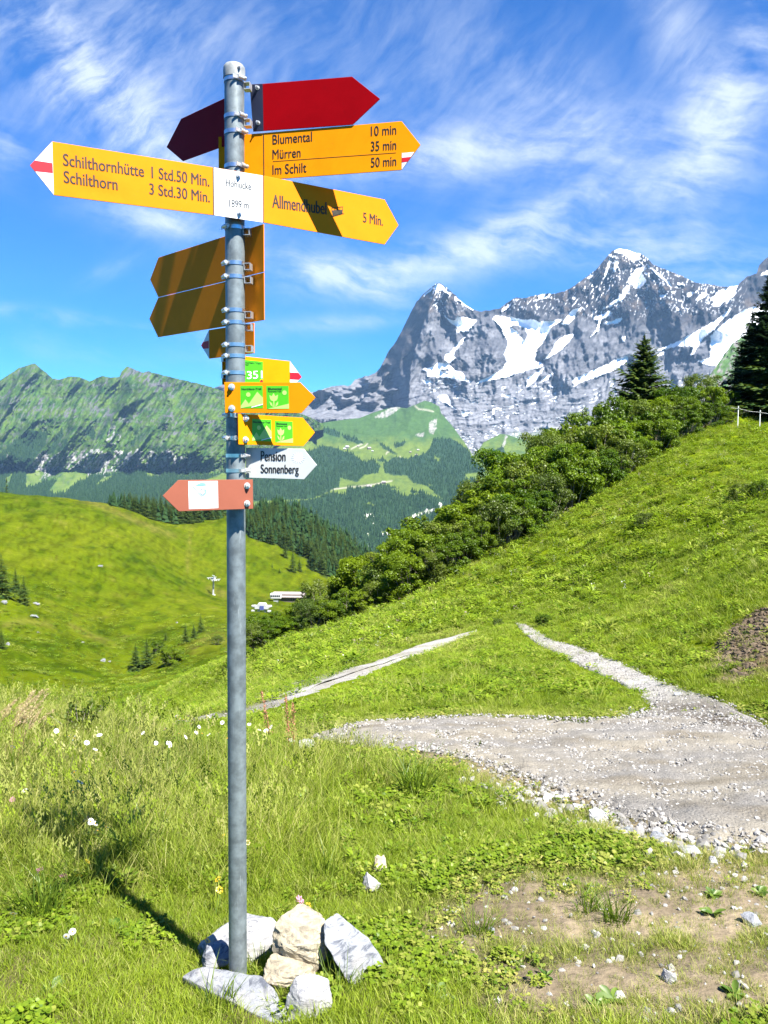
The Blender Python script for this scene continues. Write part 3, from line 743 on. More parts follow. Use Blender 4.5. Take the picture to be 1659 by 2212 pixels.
def l_col(x, y, d):
    ga = np.array([.040, .086, .016]); gb = np.array([.066, .108, .017]); gd = np.array([.018, .048, .014])
    n = fbm(x / 30, y / 18, 4, 121); q = x + .62 * (y - 800); n2 = fbm(q / 9, y / 34, 4, 122)
    a = lerp(np.broadcast_to(ga, x.shape + (3,)), gb, smooth01(.4 + n + .4 * n2))
    a = lerp(a, gd, smooth01((-n2 * .8 - n * .5 - .08) / .35) * .85)  # gully shade put into the colour: dark green here, dark lines next
    kk = ridged((q + 6 * fbm(x / 20, y / 20, 3, 127)) / 15, y / 46, 3, 128, .6)
    a = a * (1 - .38 * smooth01((kk - .62) / .08) * smooth01((1010 - y) / 40))[..., None] * (1 + .35 * fbm(x / 5, y / 7, 3, 129))[..., None]
    rk = np.zeros(x.shape); lt = np.zeros(x.shape)
    k = ridged(q / 11, y / 26, 4, 123, .6)
    wx = x + 8 * fbm(x / 14, y / 14, 3, 124); wy = y + 14 * fbm(x / 11, y / 20, 3, 125)
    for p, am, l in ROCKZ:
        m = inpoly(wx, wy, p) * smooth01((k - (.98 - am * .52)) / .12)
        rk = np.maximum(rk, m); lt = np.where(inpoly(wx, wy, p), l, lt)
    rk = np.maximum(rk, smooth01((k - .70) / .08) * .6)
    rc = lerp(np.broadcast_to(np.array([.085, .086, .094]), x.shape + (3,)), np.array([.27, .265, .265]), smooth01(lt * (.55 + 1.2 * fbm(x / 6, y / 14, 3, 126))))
    a = a * (1 - rk[..., None]) + rc * rk[..., None]
    md = np.zeros(x.shape, bool)
    for p in LMEAD: md |= inpoly(wx, wy, p)
    a = lerp(a, np.array([.105, .150, .030]), md * smooth01(.6 + n))
    return lerp(a, np.array([.014, .036, .018]), l_wood(x, y) * .9)
m_green = vcolmat('mountain_pasture_and_rock', (.006, .02, .06), .24, .95, bump=.35, bscale=.02, bdist=25)
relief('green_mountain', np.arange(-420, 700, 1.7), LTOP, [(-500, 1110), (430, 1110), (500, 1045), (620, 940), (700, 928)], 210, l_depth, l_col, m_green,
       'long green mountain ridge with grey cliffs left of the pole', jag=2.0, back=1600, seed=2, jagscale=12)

# ---- wooded terraces and pastures below the rock massif
VTOP = [(380, 1062), (430, 1040), (490, 1023), (560, 975), (620, 915)] + CV([(0, 285), (60, 312), (130, 345), (170, 337), (300, 318), (450, 302), (560, 258), (640, 232), (740, 212), (830, 222), (900, 196), (980, 160), (1040, 178), (1100, 210), (1112, 262), (1200, 362), (1290, 482), (1350, 570), (1372, 612), (1400, 592), (1460, 502), (1520, 470), (1600, 432), (1659, 440), (1750, 470), (2000, 560), (2400, 760)])
VWOOD = [CV(p) for p in (
    [(20, 580), (150, 530), (230, 540), (400, 600), (480, 660), (560, 640), (620, 700), (600, 750), (480, 770), (430, 830), (290, 790), (280, 870), (210, 890), (140, 930), (60, 960), (-700, 1000), (-600, 820), (-200, 640)],
    [(640, 680), (740, 620), (830, 640), (990, 590), (1060, 470), (1200, 470), (1330, 560), (1370, 640), (1460, 710), (1480, 740), (1300, 760), (1310, 795), (1420, 800), (1400, 900), (1200, 1000), (1130, 970), (1000, 860), (880, 830), (830, 770), (720, 770), (650, 750)],
    [(-700, 1060), (60, 970), (220, 910), (340, 930), (350, 870), (500, 880), (640, 850), (740, 870), (850, 890), (1000, 920), (1130, 970), (1900, 1000), (1900, 1500), (0, 1500), (-700, 1400)],
    [(95, 370), (200, 388), (292, 420), (285, 462), (200, 442), (110, 402)], [(300, 443), (400, 458), (492, 510), (430, 512), (330, 482)], [(720, 520), (835, 488), (800, 530), (740, 552)], [(1400, 590), (1480, 580), (1620, 540), (1670, 660), (1540, 700), (1470, 690)], [(590, 640), (640, 625), (680, 660), (600, 660)], [(585, 485), (640, 520), (700, 560), (760, 600), (730, 600), (640, 550)], [(0, 300), (60, 325), (130, 360), (100, 365), (0, 330)])]
VCLEAR = [CV(p) for p in ([(485, 1005), (530, 985), (585, 1022), (500, 1018)], [(1000, 830), (1050, 855), (1010, 858)], [(900, 910), (940, 925), (890, 935)], [(1000, 910), (1030, 925), (1000, 932)], [(1060, 610), (1110, 640), (1090, 660), (1060, 640)], [(700, 880), (850, 880), (880, 935), (800, 940)])]
VCLIFF = [CV(p) for p in ([(495, 1095), (560, 1082), (565, 1100), (510, 1112), (488, 1140)], [(595, 1245), (660, 1225), (760, 1215), (742, 1262), (640, 1262)], [(815, 1140), (900, 1088), (1000, 1058), (1062, 1040), (1055, 1062), (880, 1122), (825, 1165)], [(1090, 1000), (1125, 1010), (1112, 1038)], [(615, 1368), (690, 1402), (680, 1420), (640, 1400)], [(550, 1160), (580, 1165), (565, 1178)], [(500, 1245), (530, 1250), (515, 1265)], [(500, 1320), (520, 1325), (505, 1345)])]
VROAD = [CV(p) for p in ([(145, 915), (210, 887), (330, 872), (450, 860), (600, 838), (712, 815)], [(380, 555), (430, 530), (470, 515)], [(450, 550), (490, 535), (512, 514)], [(665, 597), (672, 582), (692, 574)], [(730, 652), (770, 634), (778, 618)], [(900, 205), (930, 230), (990, 235), (1050, 250)])]
def v_wood(x, y):
    wx = x + 2.2 * fbm(x / 7, y / 7, 3, 131); wy = y + 2.2 * fbm(x / 7, y / 7, 3, 132)
    w = np.zeros(x.shape, bool)
    for p in VWOOD: w |= inpoly(wx, wy, p)
    for p in VCLEAR: w &= ~inpoly(wx, wy, p)
    for p in VCLIFF: w &= ~inpoly(x, y, p)
    return w
def v_depth(x, y, t):
    d = np.interp(y, [850, 900, 960, 1060, 1190, 1320], [7000, 6450, 5600, 4100, 3000, 2300])
    d = d - 90 * fbm(x / 60, y / 40, 3, 141) - 30 * ridged(x / 22, y / 18, 3, 142) * smooth01((980 - y) / 80)
    d = d - tent(x, y, CV([(980, 165), (900, 260), (800, 400)]), 170, 60, 60)
    for p in VCLIFF: d = d - 12 * inpoly(x, y, p)
    return d
def v_col(x, y, d):
    ga = np.array([.042, .084, .022]); gb = np.array([.085, .122, .022])
    n = fbm(x / 22, y / 12, 4, 151); n2 = fbm(x / 6, y / 4, 3, 152)
    a = lerp(np.broadcast_to(ga, x.shape + (3,)), gb, smooth01((y - 935 + 20 * n) / 35))
    a = lerp(a, np.array([.038, .072, .022]), smooth01((-n - .05) / .4) * .6) * (1 + .3 * n2)[..., None]
    sc_ = inpoly(x + 3 * n, y, CV([(1015, 340), (1082, 302), (1078, 380), (1052, 436), (1020, 430)])) | inpoly(x + 4 * n, y, CV([(890, 440), (980, 420), (960, 460)])) | inpoly(x + 3 * n, y, CV([(1570, 640), (1640, 440), (1655, 450), (1600, 640)])) | inpoly(x + 3 * n, y, CV([(560, 300), (760, 180), (810, 190), (720, 270), (660, 300)]))
    a = lerp(a, np.array([.22, .215, .20]), sc_ * smooth01(.7 + n2))
    for l in VROAD:
        a = lerp(a, np.array([.30, .28, .23]), np.exp(-(segdist(x, y, l)[0] / 1.3) ** 2) * .9)
    a = lerp(a, np.array([.014, .036, .018]), v_wood(x, y) * .92)
    cl = np.zeros(x.shape, bool)
    for p in VCLIFF: cl |= inpoly(x + 5 * fbm(x / 5, y / 9, 3, 153), y + 9 * fbm(x / 4, y / 14, 3, 155), p)
    return lerp(a, np.array([.46, .45, .43]), cl * smooth01((fbm(x / 3.2, y / 12, 3, 154) + .22) / .2))
vx, vy, vd = relief('valley_slope', np.arange(380, 1420, 1.7), VTOP, [(380, 1330), (1420, 1330)], 210, v_depth, v_col, m_green,
       'wooded valley terraces and pastures below the rock massif', jag=1.0, back=500, seed=3)

# ---- dark shoulder behind the tall spruces on the right
def r_depth(x, y, t): return 2300 + (900 - y) * 5 - 60 * ridged(x / 16, y / 20, 3, 161)
def r_col(x, y, d):
    n = fbm(x / 12, y / 9, 4, 162)
    return lerp(np.broadcast_to(np.array([.055, .105, .035]), x.shape + (3,)), np.array([.15, .145, .14]), smooth01((n - .02) / .15))
relief('shoulder_hill', np.arange(1500, 2050, 2.5), [(1500, 850), (1530, 815), (1556, 778), (1582, 742), (1660, 690), (1800, 640), (2050, 600)], [(1500, 930), (2050, 930)], 70, r_depth, r_col, m_green,
       'green rocky shoulder half hidden by tall spruces at the right', jag=4, back=700, seed=4)
# ================================================================== signpost
Y0 = 2.478
base_pt = at(514, 2117, Y0); top_pt = at(506, 152, Y0)
ground_at_pole = float(gz(base_pt.x, base_pt.y))
PR = .0302
def pole_at(z):
    f = (z - base_pt.z) / (top_pt.z - base_pt.z)
    return base_pt.lerp(top_pt, f)
axis = (top_pt - base_pt).normalized()

# materials
m_zinc = mat('galvanised_steel', (.165, .195, .20), .50, .4, var=.30, vscale=26, bump=.06, bscale=90, spec=.5)
t = NT(m_zinc.node_tree); b = t.n['Principled BSDF']
tc = t.new('ShaderNodeTexCoord').outputs['Object']
mp = t.new('ShaderNodeMapping'); mp.inputs['Scale'].default_value = (60, 60, 5); t.l.new(tc, mp.inputs[0])
old = b.inputs['Base Color'].links[0].from_socket
scr = t.ramp(t.noise(mp.outputs[0], 1.0, 6, .7, 1.5), .60, .70)
mp2 = t.new('ShaderNodeMapping'); mp2.inputs['Scale'].default_value = (14, 14, 70); mp2.inputs['Rotation'].default_value = (.35, .1, 0); t.l.new(tc, mp2.inputs[0])
scr2 = t.ramp(t.noise(mp2.outputs[0], 1.0, 5, .75, 2.0), .655, .69)
c1_ = t.mix(t.math('MULTIPLY', scr, .35), old, (.50, .54, .54, 1))
c2_ = t.mix(t.math('MULTIPLY', scr2, .5), c1_, (.10, .13, .14, 1))
t.l.new(c2_, b.inputs['Base Color'])
m_band = mat('stainless_band', (.62, .63, .62), .28, .95, var=.12, vscale=60)
m_bolt = mat('bolt_metal', (.62, .61, .58), .3, .6, var=.2, vscale=150)
m_alu = mat('aluminium_channel', (.55, .55, .52), .45, .75, var=.1, vscale=50)
m_cap = mat('grey_cap', (.25, .265, .26), .5, .1, var=.22, vscale=40)
def paint(name, col, var=.05, rough=.42):
    m = mat(name, col, rough, 0, var=var, vscale=9, spec=.02, bump=.015, bscale=400)
    t = NT(m.node_tree); b = t.n['Principled BSDF']
    tc = t.new('ShaderNodeTexCoord').outputs['Object']
    old = b.inputs['Base Color'].links[0].from_socket
    sp_ = t.ramp(t.noise(tc, 70, 4, .7), .70, .78)
    dk = t.ramp(t.noise(tc, 4.5, 6, .65, .6), .50, .78)
    c = t.mix(t.math('MULTIPLY', dk, .34), old, (col[0] * .62, col[1] * .56, col[2] * .6, 1))
    c = t.mix(t.math('MULTIPLY', sp_, .25), c, (col[0] * .5, col[1] * .4, col[2] * .4, 1))
    t.l.new(c, b.inputs['Base Color'])
    return m
m_yel = paint('orange_yellow_paint', (.70, .212, .010))
m_yel2 = paint('bright_yellow_paint', (.68, .232, .004))
m_ora = paint('orange_paint', (.64, .195, .004))
m_red = paint('deep_red_paint', (.215, .0015, .004))
m_navy = mat('navy_paint', (.010, .013, .03), .4)
m_wht = mat('white_paint', (.68, .68, .67), .4, var=.03)
m_grw = mat('weathered_white_paint', (.47, .49, .475), .45, var=.05)
m_brn = paint('reddish_brown_paint', (.245, .082, .052))
m_blk = mat('black_print', (.014, .012, .010), .55)
m_blk2 = mat('worn_black_print', (.022, .017, .009), .6, var=.6, vscale=90)
m_rd = mat('red_print', (.48, .006, .014), .45)
m_grn = mat('green_sticker', (.055, .36, .006), .38, var=.06)
m_lgr = mat('pale_green_print', (.33, .58, .12), .4)
m_dgr = mat('dark_green_print', (.012, .07, .012), .45)
m_lbl = mat('pale_blue_print', (.36, .66, .78), .5)
m_lb2 = mat('blue_print', (.18, .44, .60), .5)
m_fye = mat('faded_yellow_print', (.75, .68, .32), .5)
m_frd = mat('faded_red_print', (.55, .38, .36), .5)
m_gph = mat('grey_print', (.028, .036, .042), .5)
m_edge = mat('bare_metal_edge', (.5, .5, .48), .4, .6)

post = empty('signpost', base_pt)
tag(post, 'galvanised steel trail signpost crowded with red, yellow, white and brown direction boards', 'signpost')
INV = Matrix.Translation(-base_pt)
def part(mb_or_me, name, m, parent, label=None, smooth=False):
    if isinstance(mb_or_me, MB):
        mb_or_me.v = [tuple(Vector(p) - base_pt) for p in mb_or_me.v]
        o = mb_or_me.build(name, m, parent, smooth)
    else: o = obj(name, mb_or_me, parent)
    if label: o['label'] = label
    return o

# pole: a tube with a little sag of the outline, standing in the ground
mb = MB()
mb.tube([base_pt - axis * .25, base_pt, base_pt.lerp(top_pt, .35), base_pt.lerp(top_pt, .7), top_pt], PR, 48)
part(mb, 'pole', m_zinc, post, smooth=True)
mb = MB()
capc = top_pt
rr = [(-.004, .0335), (.022, .0335), (.030, .0322), (.036, .028), (.039, .020), (.040, .006)]
ring = [capc + axis * (h - .022) for h, _ in rr]
mb.tube(ring, [r_ for _, r_ in rr], 40)
part(mb, 'pole_cap', m_cap, post, smooth=True)

class Board:
    """a flat board in a vertical plane running from distance dl (at picture x = xl) to dr (at xr)"""
    def __init__(s, xl, dl, xr, dr, yref):
        a = at(xl, yref, dl); b = at(xr, yref, dr)
        s.o = Vector((a.x, a.y, 0)); s.u = Vector((b.x - a.x, b.y - a.y, 0)).normalized()
        s.n = Vector((s.u.y, -s.u.x, 0))
        if s.n.dot(-s.o) < 0: s.n = -s.n
    def p(s, x, y, off=0.0):
        r_ = Vector(ray(x, y)); o = s.o + s.n * off
        return r_ * (o.dot(s.n) / r_.dot(s.n))
    def board(s, poly, name, m, label, thick=.0032):
        mb = MB(); mb.prism([s.p(x, y) for x, y in poly], -s.n * thick)
        s.obj = part(mb, name, m, post, label)
        md = s.obj.modifiers.new('bevel', 'BEVEL'); md.width = .0009; md.segments = 2
        return s.obj
    def patch(s, poly, name, m, off, parent=None, thick=.0004):
        mb = MB(); mb.prism([s.p(x, y, off) for x, y in poly], -s.n * thick)
        return part(mb, name, m, parent or s.obj)
    def patches(s, polys, name, m, off):
        mb = MB()
        for poly in polys: mb.prism([s.p(x, y, off) for x, y in poly], -s.n * .0003)
        return part(mb, name, m, s.obj)
    def text(s, items, name, m, off=.0007, bold=.012):
        """items: (string, left baseline, right baseline, capital height) in picture units; bold: extra stem width / capital height"""
        for st, L, Rr, cap in items:
            v, f, ch = glyphs(st)
            x0, x1 = v[:, 0].min(), v[:, 0].max()
            pl = s.p(L[0], L[1], off); pr = s.p(Rr[0], Rr[1], off)
            pt_ = s.p(L[0], L[1] - cap, off)
            w = (pr - pl).dot(s.u); h = pt_.z - pl.z
            rise = (pr.z - pl.z); V = []; Fc = []
            q = (v[:, 0] - x0) / (x1 - x0)
            cp_ = [0.0] if bold <= .004 else [-.5, 0.0, .5] if bold < .03 else [-1.0, -.5, 0.0, .5, 1.0]
            for ci, sh in enumerate(cp_):
                b0 = len(V)
                for k in range(len(v)):
                    P = pl + s.u * (q[k] * w + sh * bold * 2 * h) + Vector((0, 0, 1)) * (v[k, 1] / ch * h + rise * q[k]) + s.n * (.00012 * ci)
                    V.append(P - base_pt)
                Fc += [tuple(i + b0 for i in fa) for fa in f]
            me = bpy.data.meshes.new(name); me.from_pydata([tuple(p) for p in V], [], Fc); me.materials.append(m)
            me.update()
            obj(name, me, s.obj)
_gc = {}
def glyphs(st):
    def make(tx):
        cu = bpy.data.curves.new('glyph', 'FONT'); cu.body = tx; cu.resolution_u = 4; cu.size = 1
        o = bpy.data.objects.new('glyph', cu); COL.objects.link(o)
        bpy.context.view_layer.update()
        me = bpy.data.meshes.new_from_object(o.evaluated_get(bpy.context.evaluated_depsgraph_get()))
        v = np.empty(len(me.vertices) * 3); me.vertices.foreach_get('co', v); v = v.reshape(-1, 3)
        f = [tuple(p.vertices) for p in me.polygons]
        bpy.data.objects.remove(o); bpy.data.curves.remove(cu); bpy.data.meshes.remove(me)
        return v, f
    if 0 not in _gc: _gc[0] = make('H')[0][:, 1].max()
    v, f = make(st)
    return v, f, _gc[0]
def oval(cx, cy, rx, ry, n=20): return [(cx + rx * math.cos(2 * math.pi * k / n), cy + ry * math.sin(2 * math.pi * k / n)) for k in range(n)]
def thick_line(a, b, w):
    dx, dy = b[0] - a[0], b[1] - a[1]; L = math.hypot(dx, dy); nx, ny = -dy / L * w / 2, dx / L * w / 2
    return [(a[0] + nx, a[1] + ny), (b[0] + nx, b[1] + ny), (b[0] - nx, b[1] - ny), (a[0] - nx, a[1] - ny)]
def bolt(p, n, parent, r_=.0085, h=.006):
    r_ *= .78
    u = n.cross(Vector((0, 0, 1))).normalized(); w = Vector((0, 0, 1))
    mb = MB()
    def disc(rad, k, o1, o2, rot=0):
        a = [p + n * o1 + (u * math.cos(2 * math.pi * i / k + rot) + w * math.sin(2 * math.pi * i / k + rot)) * rad for i in range(k)]
        mb.prism(a, n * (o2 - o1))
    disc(r_ * 1.25, 20, .0006, .0022)
    disc(r_ * .92, 6, .0022, .0022 + h, .3)
    disc(r_ * .45, 12, .0022 + h, .0022 + h * 1.7)
    return part(mb, 'bolt', m_bolt, parent)
A1 = lambda p: crop(600, 230, 1100, p)
A2 = lambda p: crop(80, 500, 1020, p)
A3 = lambda p: crop(550, 850, 550, p)
A4 = lambda p: crop(600, 1380, 700, p)
def I1(c, items, sc):   # crop pixels -> picture units
    k = c([(0, 0), (1, 0)]); k = k[1][0] - k[0][0]
    return [(s_, c([L])[0], c([Rr])[0], h * k) for s_, L, Rr, h in items]

# --- red arrow, right
B = Board(545, 2.527, 760, 2.464, 200)
B.board(A1([(577, 154), (655, 150), (1185, 107), (1352, 240), (1190, 393), (660, 430), (598, 434)]), 'sign_board', m_red, 'dark red arrow board at the top pointing right, without lettering')
B.patch(A1([(578, 155), (655, 151), (660, 429), (600, 433)]), 'navy_strip', m_navy, .0008)
for q in ((625, 176), (629, 384)): bolt(B.p(*A1([q])[0]), B.n, B.obj, .007, .008)
# --- red arrow, left (its back turned to us)
B = Board(387, 2.80, 530, 2.43, 260)
B.board(A1([(505, 200), (430, 235), (170, 358), (83, 527), (180, 610), (390, 533), (505, 487)]), 'sign_board', m_red, 'dark red arrow board at the top pointing left, shaded')
# --- yellow board Blumental
B = Board(472, 2.555, 867, 2.437, 300)
B.board(A1([(392, 465), (1480, 372), (1592, 513), (1480, 662), (800, 712), (393, 738)]), 'sign_board', m_yel2, 'yellow board pointing right, lettered Blumental, Mürren, Im Schilt')
for q in (A1([(657, 446), (662, 446), (665, 718), (660, 718)]), thick_line(*A1([(715, 612), (1447, 560)]), .8)): B.patch(q, 'divider_line', m_blk, .0006)
B.text(I1(A1, [('Blumental', (714, 510), (948, 491), 56), ('Mürren', (714, 598), (880, 585), 56), ('Im Schilt', (714, 690), (915, 675), 57), ('10 min', (1298, 460), (1448, 450), 56), ('35 min', (1298, 550), (1448, 540), 56), ('50 min', (1298, 646), (1448, 636), 56)], 1), 'lettering', m_blk, bold=.013)
B.patch(A1([(1482, 562), (1555, 556), (1481, 660)]), 'white_tip', m_wht, .0006)
B.patch(A1([(1482, 590), (1537, 584), (1517, 612), (1482, 617)]), 'red_tip_stripe', m_rd, .0011)
# --- two way board with the white middle
B = Board(112, 2.17, 831, 2.672, 368)
B.board(A2([(62, 245), (204, 92), (1237, 258), (1556, 310)]) + A1([(1380, 838), (1462, 990), (1380, 1105), (660, 974)]) + A2([(1240, 565), (215, 436)]), 'sign_board', m_yel, 'long two way board, yellow arms beside a white middle reading Höhlücke')
B.patch(A2([(1239, 260), (1555, 312), (1555, 611), (1241, 564)]), 'white_panel', m_wht, .0006)
B.patch(A2([(64, 245), (204, 94), (215, 434)]), 'white_tip', m_wht, .0006)
B.patch(A2([(62, 245), (92, 214), (206, 231), (209, 295), (95, 283)]), 'red_tip_stripe', m_rd, .0011)
for q in ([(1233, 257), (1239, 258), (1242, 566), (1236, 565)], [(1553, 310), (1559, 311), (1559, 613), (1554, 612)]): B.patch(A2(q), 'divider_line', m_blk2, .0011)
B.text(I1(A2, [('Schilthornhütte', (276, 246), (792, 319), 76), ('Schilthorn', (280, 356), (623, 404), 76), ('1 Std.50 Min.', (842, 326), (1210, 380), 72), ('3 Std.30 Min.', (828, 430), (1213, 482), 70)], 1) + I1(A1, [('Allmendhubel', (713, 884), (1033, 927), 76), ('5 Min.', (1252, 972), (1368, 993), 58)], 1), 'lettering', m_blk2, bold=.022)
B.text(I1(A2, [('Höhlücke', (1318, 378), (1478, 403), 46), ('1899 m', (1338, 510), (1464, 524), 46)], 1), 'place_lettering', m_gph, .0011, .018)
car = [thick_line(*A1([(1060, 942), (1138, 920)]), 1.2), A1([(1066, 902), (1130, 898), (1130, 918), (1072, 934)])]
car += [thick_line(*A1([(1066 + 16 * k, 888 - 2 * k), (1066 + 16 * k, 908 - k)]), 1.0) for k in range(5)] + [thick_line(*A1([(1064, 888), (1132, 880)]), .9)]
B.patches(car, 'funicular_pictogram', m_blk2, .0009)
for q in ((510, 700), (516, 920)): bolt(B.p(*A1([q])[0]), B.n, B.obj, .0085, .005)
# --- two yellow boards seen from behind
B = Board(342, 2.885, 569, 2.46, 520)
B.board(A3([(222, 494), (1470, 95), (1473, 662), (220, 965), (123, 757)]), 'sign_board', m_yel, 'upper of two yellow boards seen from their shaded backs')
B = Board(342, 2.888, 570, 2.463, 640)
B.board(A3([(219, 971), (1474, 671), (1478, 1236), (218, 1441), (113, 1222)]), 'sign_board', m_yel, 'lower of two yellow boards seen from their shaded backs')
# --- small board with white and red tip
B = Board(451, 2.67, 548, 2.52, 740)
B.board(A3([(822, 1355), (1355, 1272), (1358, 1631), (825, 1696), (728, 1540)]), 'sign_board', m_yel, 'small yellow board pointing left, its tip white and red')
B.patch(A3([(821, 1357), (824, 1694), (730, 1540)]), 'white_tip', m_wht, .0006)
B.patch(A3([(818, 1482), (819, 1574), (752, 1578), (729, 1540), (752, 1498)]), 'red_tip_stripe', m_rd, .0011)
# --- 351 board
B = Board(480, 2.50, 627, 2.70, 790)
B.board(A4([(653, 32), (870, 55), (1285, 100), (1395, 248), (1285, 362), (655, 318)]), 'sign_board', m_yel2, 'yellow board with a green 351 sticker, its tip white and red')
B.patch(A4([(1284, 103), (1393, 248), (1284, 360)]), 'white_tip', m_wht, .0006)
B.patch(A4([(1284, 204), (1362, 208), (1394, 248), (1368, 274), (1284, 270)]), 'red_tip_stripe', m_rd, .0011)
B.patch(A4([(835, 84), (1032, 104), (1033, 330), (838, 315)]), 'green_sticker', m_grn, .0006)
B.text(I1(A4, [('Mountain View', (846, 118), (1018, 131), 19), ('Trail', (846, 138), (897, 142), 18)], 1), 'trail_lettering', m_dgr, .0011, .02)
B.text(I1(A4, [('351', (884, 266), (1026, 259), 72)], 1), 'number', m_wht, .0011, .02)
B.patch(A4([(1004, 272), (1033, 270), (1031, 296), (1018, 304), (1005, 297)]), 'crest', m_yel2, .0012)
B.patch(A4([(1004, 284), (1033, 281), (1032, 295), (1018, 304), (1005, 297)]), 'crest_stripe', m_rd, .0016)
B.patch(A4([(1009, 280), (1019, 275), (1028, 278), (1026, 290), (1021, 285), (1013, 293)]), 'crest_bear', m_blk, .002)
# --- two boards with trail stickers
def sticker(B, q, kind, off=.0006):
    """q: corner points (picture units) top left, top right, bottom right, bottom left"""
    B.patch(q, 'green_sticker', m_grn, off)
    def L(u, v):
        tx = q[0][0] * (1 - u) + q[1][0] * u, q[0][1] * (1 - u) + q[1][1] * u
        bx = q[3][0] * (1 - u) + q[2][0] * u, q[3][1] * (1 - u) + q[2][1] * u
        return tx[0] * (1 - v) + bx[0] * v, tx[1] * (1 - v) + bx[1] * v
    M = lambda pts: [L(*p) for p in pts]
    H = abs(q[3][1] - q[0][1])
    if kind == 'face':
        B.patches([M([(0, 1), (.02, .88), (.22, .60), (.37, .80), (.30, .93)]), M([(.30, .93), (.37, .80), (.75, .27), (1, .53), (1, .82)]), M(oval(.35, .39, .10, .10))], 'picture', m_lgr, off + .0005)
        B.patches([M([(.48, .93), (.99, .80), (.99, .84), (.48, .97)])], 'picture_stripe', m_wht, off + .0009)
        B.text([('Northface–Trail', L(.06, .185), L(.93, .175), H * .085)], 'trail_lettering', m_dgr, off + .0005, .035)
    else:
        B.patches([M([(.13, .40), (.24, .45), (.32, .31), (.40, .45), (.52, .38), (.50, .55), (.44, .64), (.35, .67), (.35, .97), (.30, .97), (.30, .67), (.20, .63), (.15, .54)]), M([(.12, .67), (.24, .76), (.28, .92), (.17, .83)]), M([(.52, .67), (.51, .82), (.38, .92), (.42, .77)]), M(oval(.81, .30, .10, .10)), M([(.03, 1), (1, .78), (1, 1)])], 'picture', m_lgr, off + .0005)
        B.text([('Blumental', L(.08, .175), L(.68, .175), H * .10)], 'trail_lettering', m_dgr, off + .0005, .045)
        B.text([('Panorama Trail', L(.08, .27), L(.66, .27), H * .06)], 'trail_lettering', m_dgr, off + .0005, .03)
B = Board(484, 2.422, 649, 2.425, 860)
B.board(A4([(670, 295), (1380, 297), (1522, 440), (1390, 585), (678, 583)]), 'sign_board', m_ora, 'orange yellow arrow board with two green stickers in front of the pole')
sticker(B, A4([(820, 330), (1030, 328), (1033, 540), (823, 540)]), 'face'); sticker(B, A4([(1062, 330), (1272, 330), (1275, 543), (1067, 545)]), 'flower')
for q in ((740, 340), (742, 540)): bolt(B.p(*A4([q])[0]), B.n, B.obj, .0105, .007)
B = Board(514, 2.415, 655, 2.62, 930)
B.board(A4([(800, 590), (1405, 628), (1518, 765), (1410, 893), (805, 877)]), 'sign_board', m_yel2, 'bright yellow arrow board with two green stickers above the white board')
sticker(B, A4([(932, 638), (1110, 645), (1113, 850), (930, 843)]), 'face'); sticker(B, A4([(1143, 656), (1310, 662), (1312, 862), (1145, 856)]), 'flower')
for q in ((868, 633), (866, 832)): bolt(B.p(*A4([q])[0]), B.n, B.obj, .0105, .007)
# --- white guest house board
B = Board(533, 2.505, 656, 2.47, 1000)
B.board(A4([(872, 908), (1412, 917), (1535, 1070), (1415, 1203), (872, 1188)]), 'sign_board', m_grw, 'white arrow board lettered Pension Sonnenberg in black')
star = []
for k in range(32): star.append((1362 + (66 if k % 2 == 0 else 34) * math.cos(math.pi * k / 16), 1002 + (58 if k % 2 == 0 else 30) * math.sin(math.pi * k / 16)))
B.patch(A4(star), 'sun_emblem', m_wht, .0006)
B.text(I1(A4, [('Pension', (1013, 1028), (1243, 1031), 90), ('Sonnenberg', (1013, 1142), (1366, 1148), 80)], 1), 'lettering', m_blk, .0011, .022)
# --- brown arrow
B = Board(385, 2.285, 547, 2.428, 1070)
B.board(A4([(243, 1209), (938, 1204), (942, 1477), (247, 1502), (97, 1357)]), 'sign_board', m_brn, 'reddish brown arrow board pointing left with a white sticker, lowest on the pole')
B.patch(A4([(335, 1220), (610, 1217), (615, 1470), (342, 1480)]), 'white_sticker', m_wht, .0006)
B.patches([A4([(376, 1272), (414, 1258), (466, 1368), (452, 1366)]), A4([(376, 1268), (460, 1231), (414, 1256)]), A4([(505, 1256), (558, 1262), (478, 1366), (470, 1368)])], 'gem_picture', m_lbl, .0011)
B.patches([A4([(460, 1231), (500, 1252), (416, 1258)])] + [thick_line(*A4([a, b]), .7) for a, b in (((376, 1270), (466, 1370)), ((558, 1262), (470, 1370)), ((376, 1270), (460, 1231)), ((460, 1231), (558, 1262)), ((410, 1262), (510, 1258)))], 'gem_outline', m_lb2, .0015)
hd = [thick_line(*A4([a, b]), .8) for a, b in (((446, 1300), (446, 1330)), ((446, 1330), (470, 1354)), ((470, 1354), (496, 1328)), ((496, 1328), (496, 1300)), ((446, 1300), (470, 1290)), ((470, 1290), (496, 1300)), ((452, 1308), (466, 1314)), ((476, 1314), (490, 1307)), ((458, 1336), (484, 1336)))]
B.patches(hd, 'emblem', m_gph, .0019)
B.text(I1(A4, [('INFERNO', (360, 1416), (594, 1412), 42)], 1), 'faded_lettering', m_fye, .0011, .05)
B.text(I1(A4, [('MÜRREN SCHILTHORN', (350, 1450), (598, 1444), 13)], 1), 'small_lettering', m_frd, .0011, .01)
for q in ((882, 1262), (882, 1427)): bolt(B.p(*A4([q])[0]), B.n, B.obj, .0105, .007)

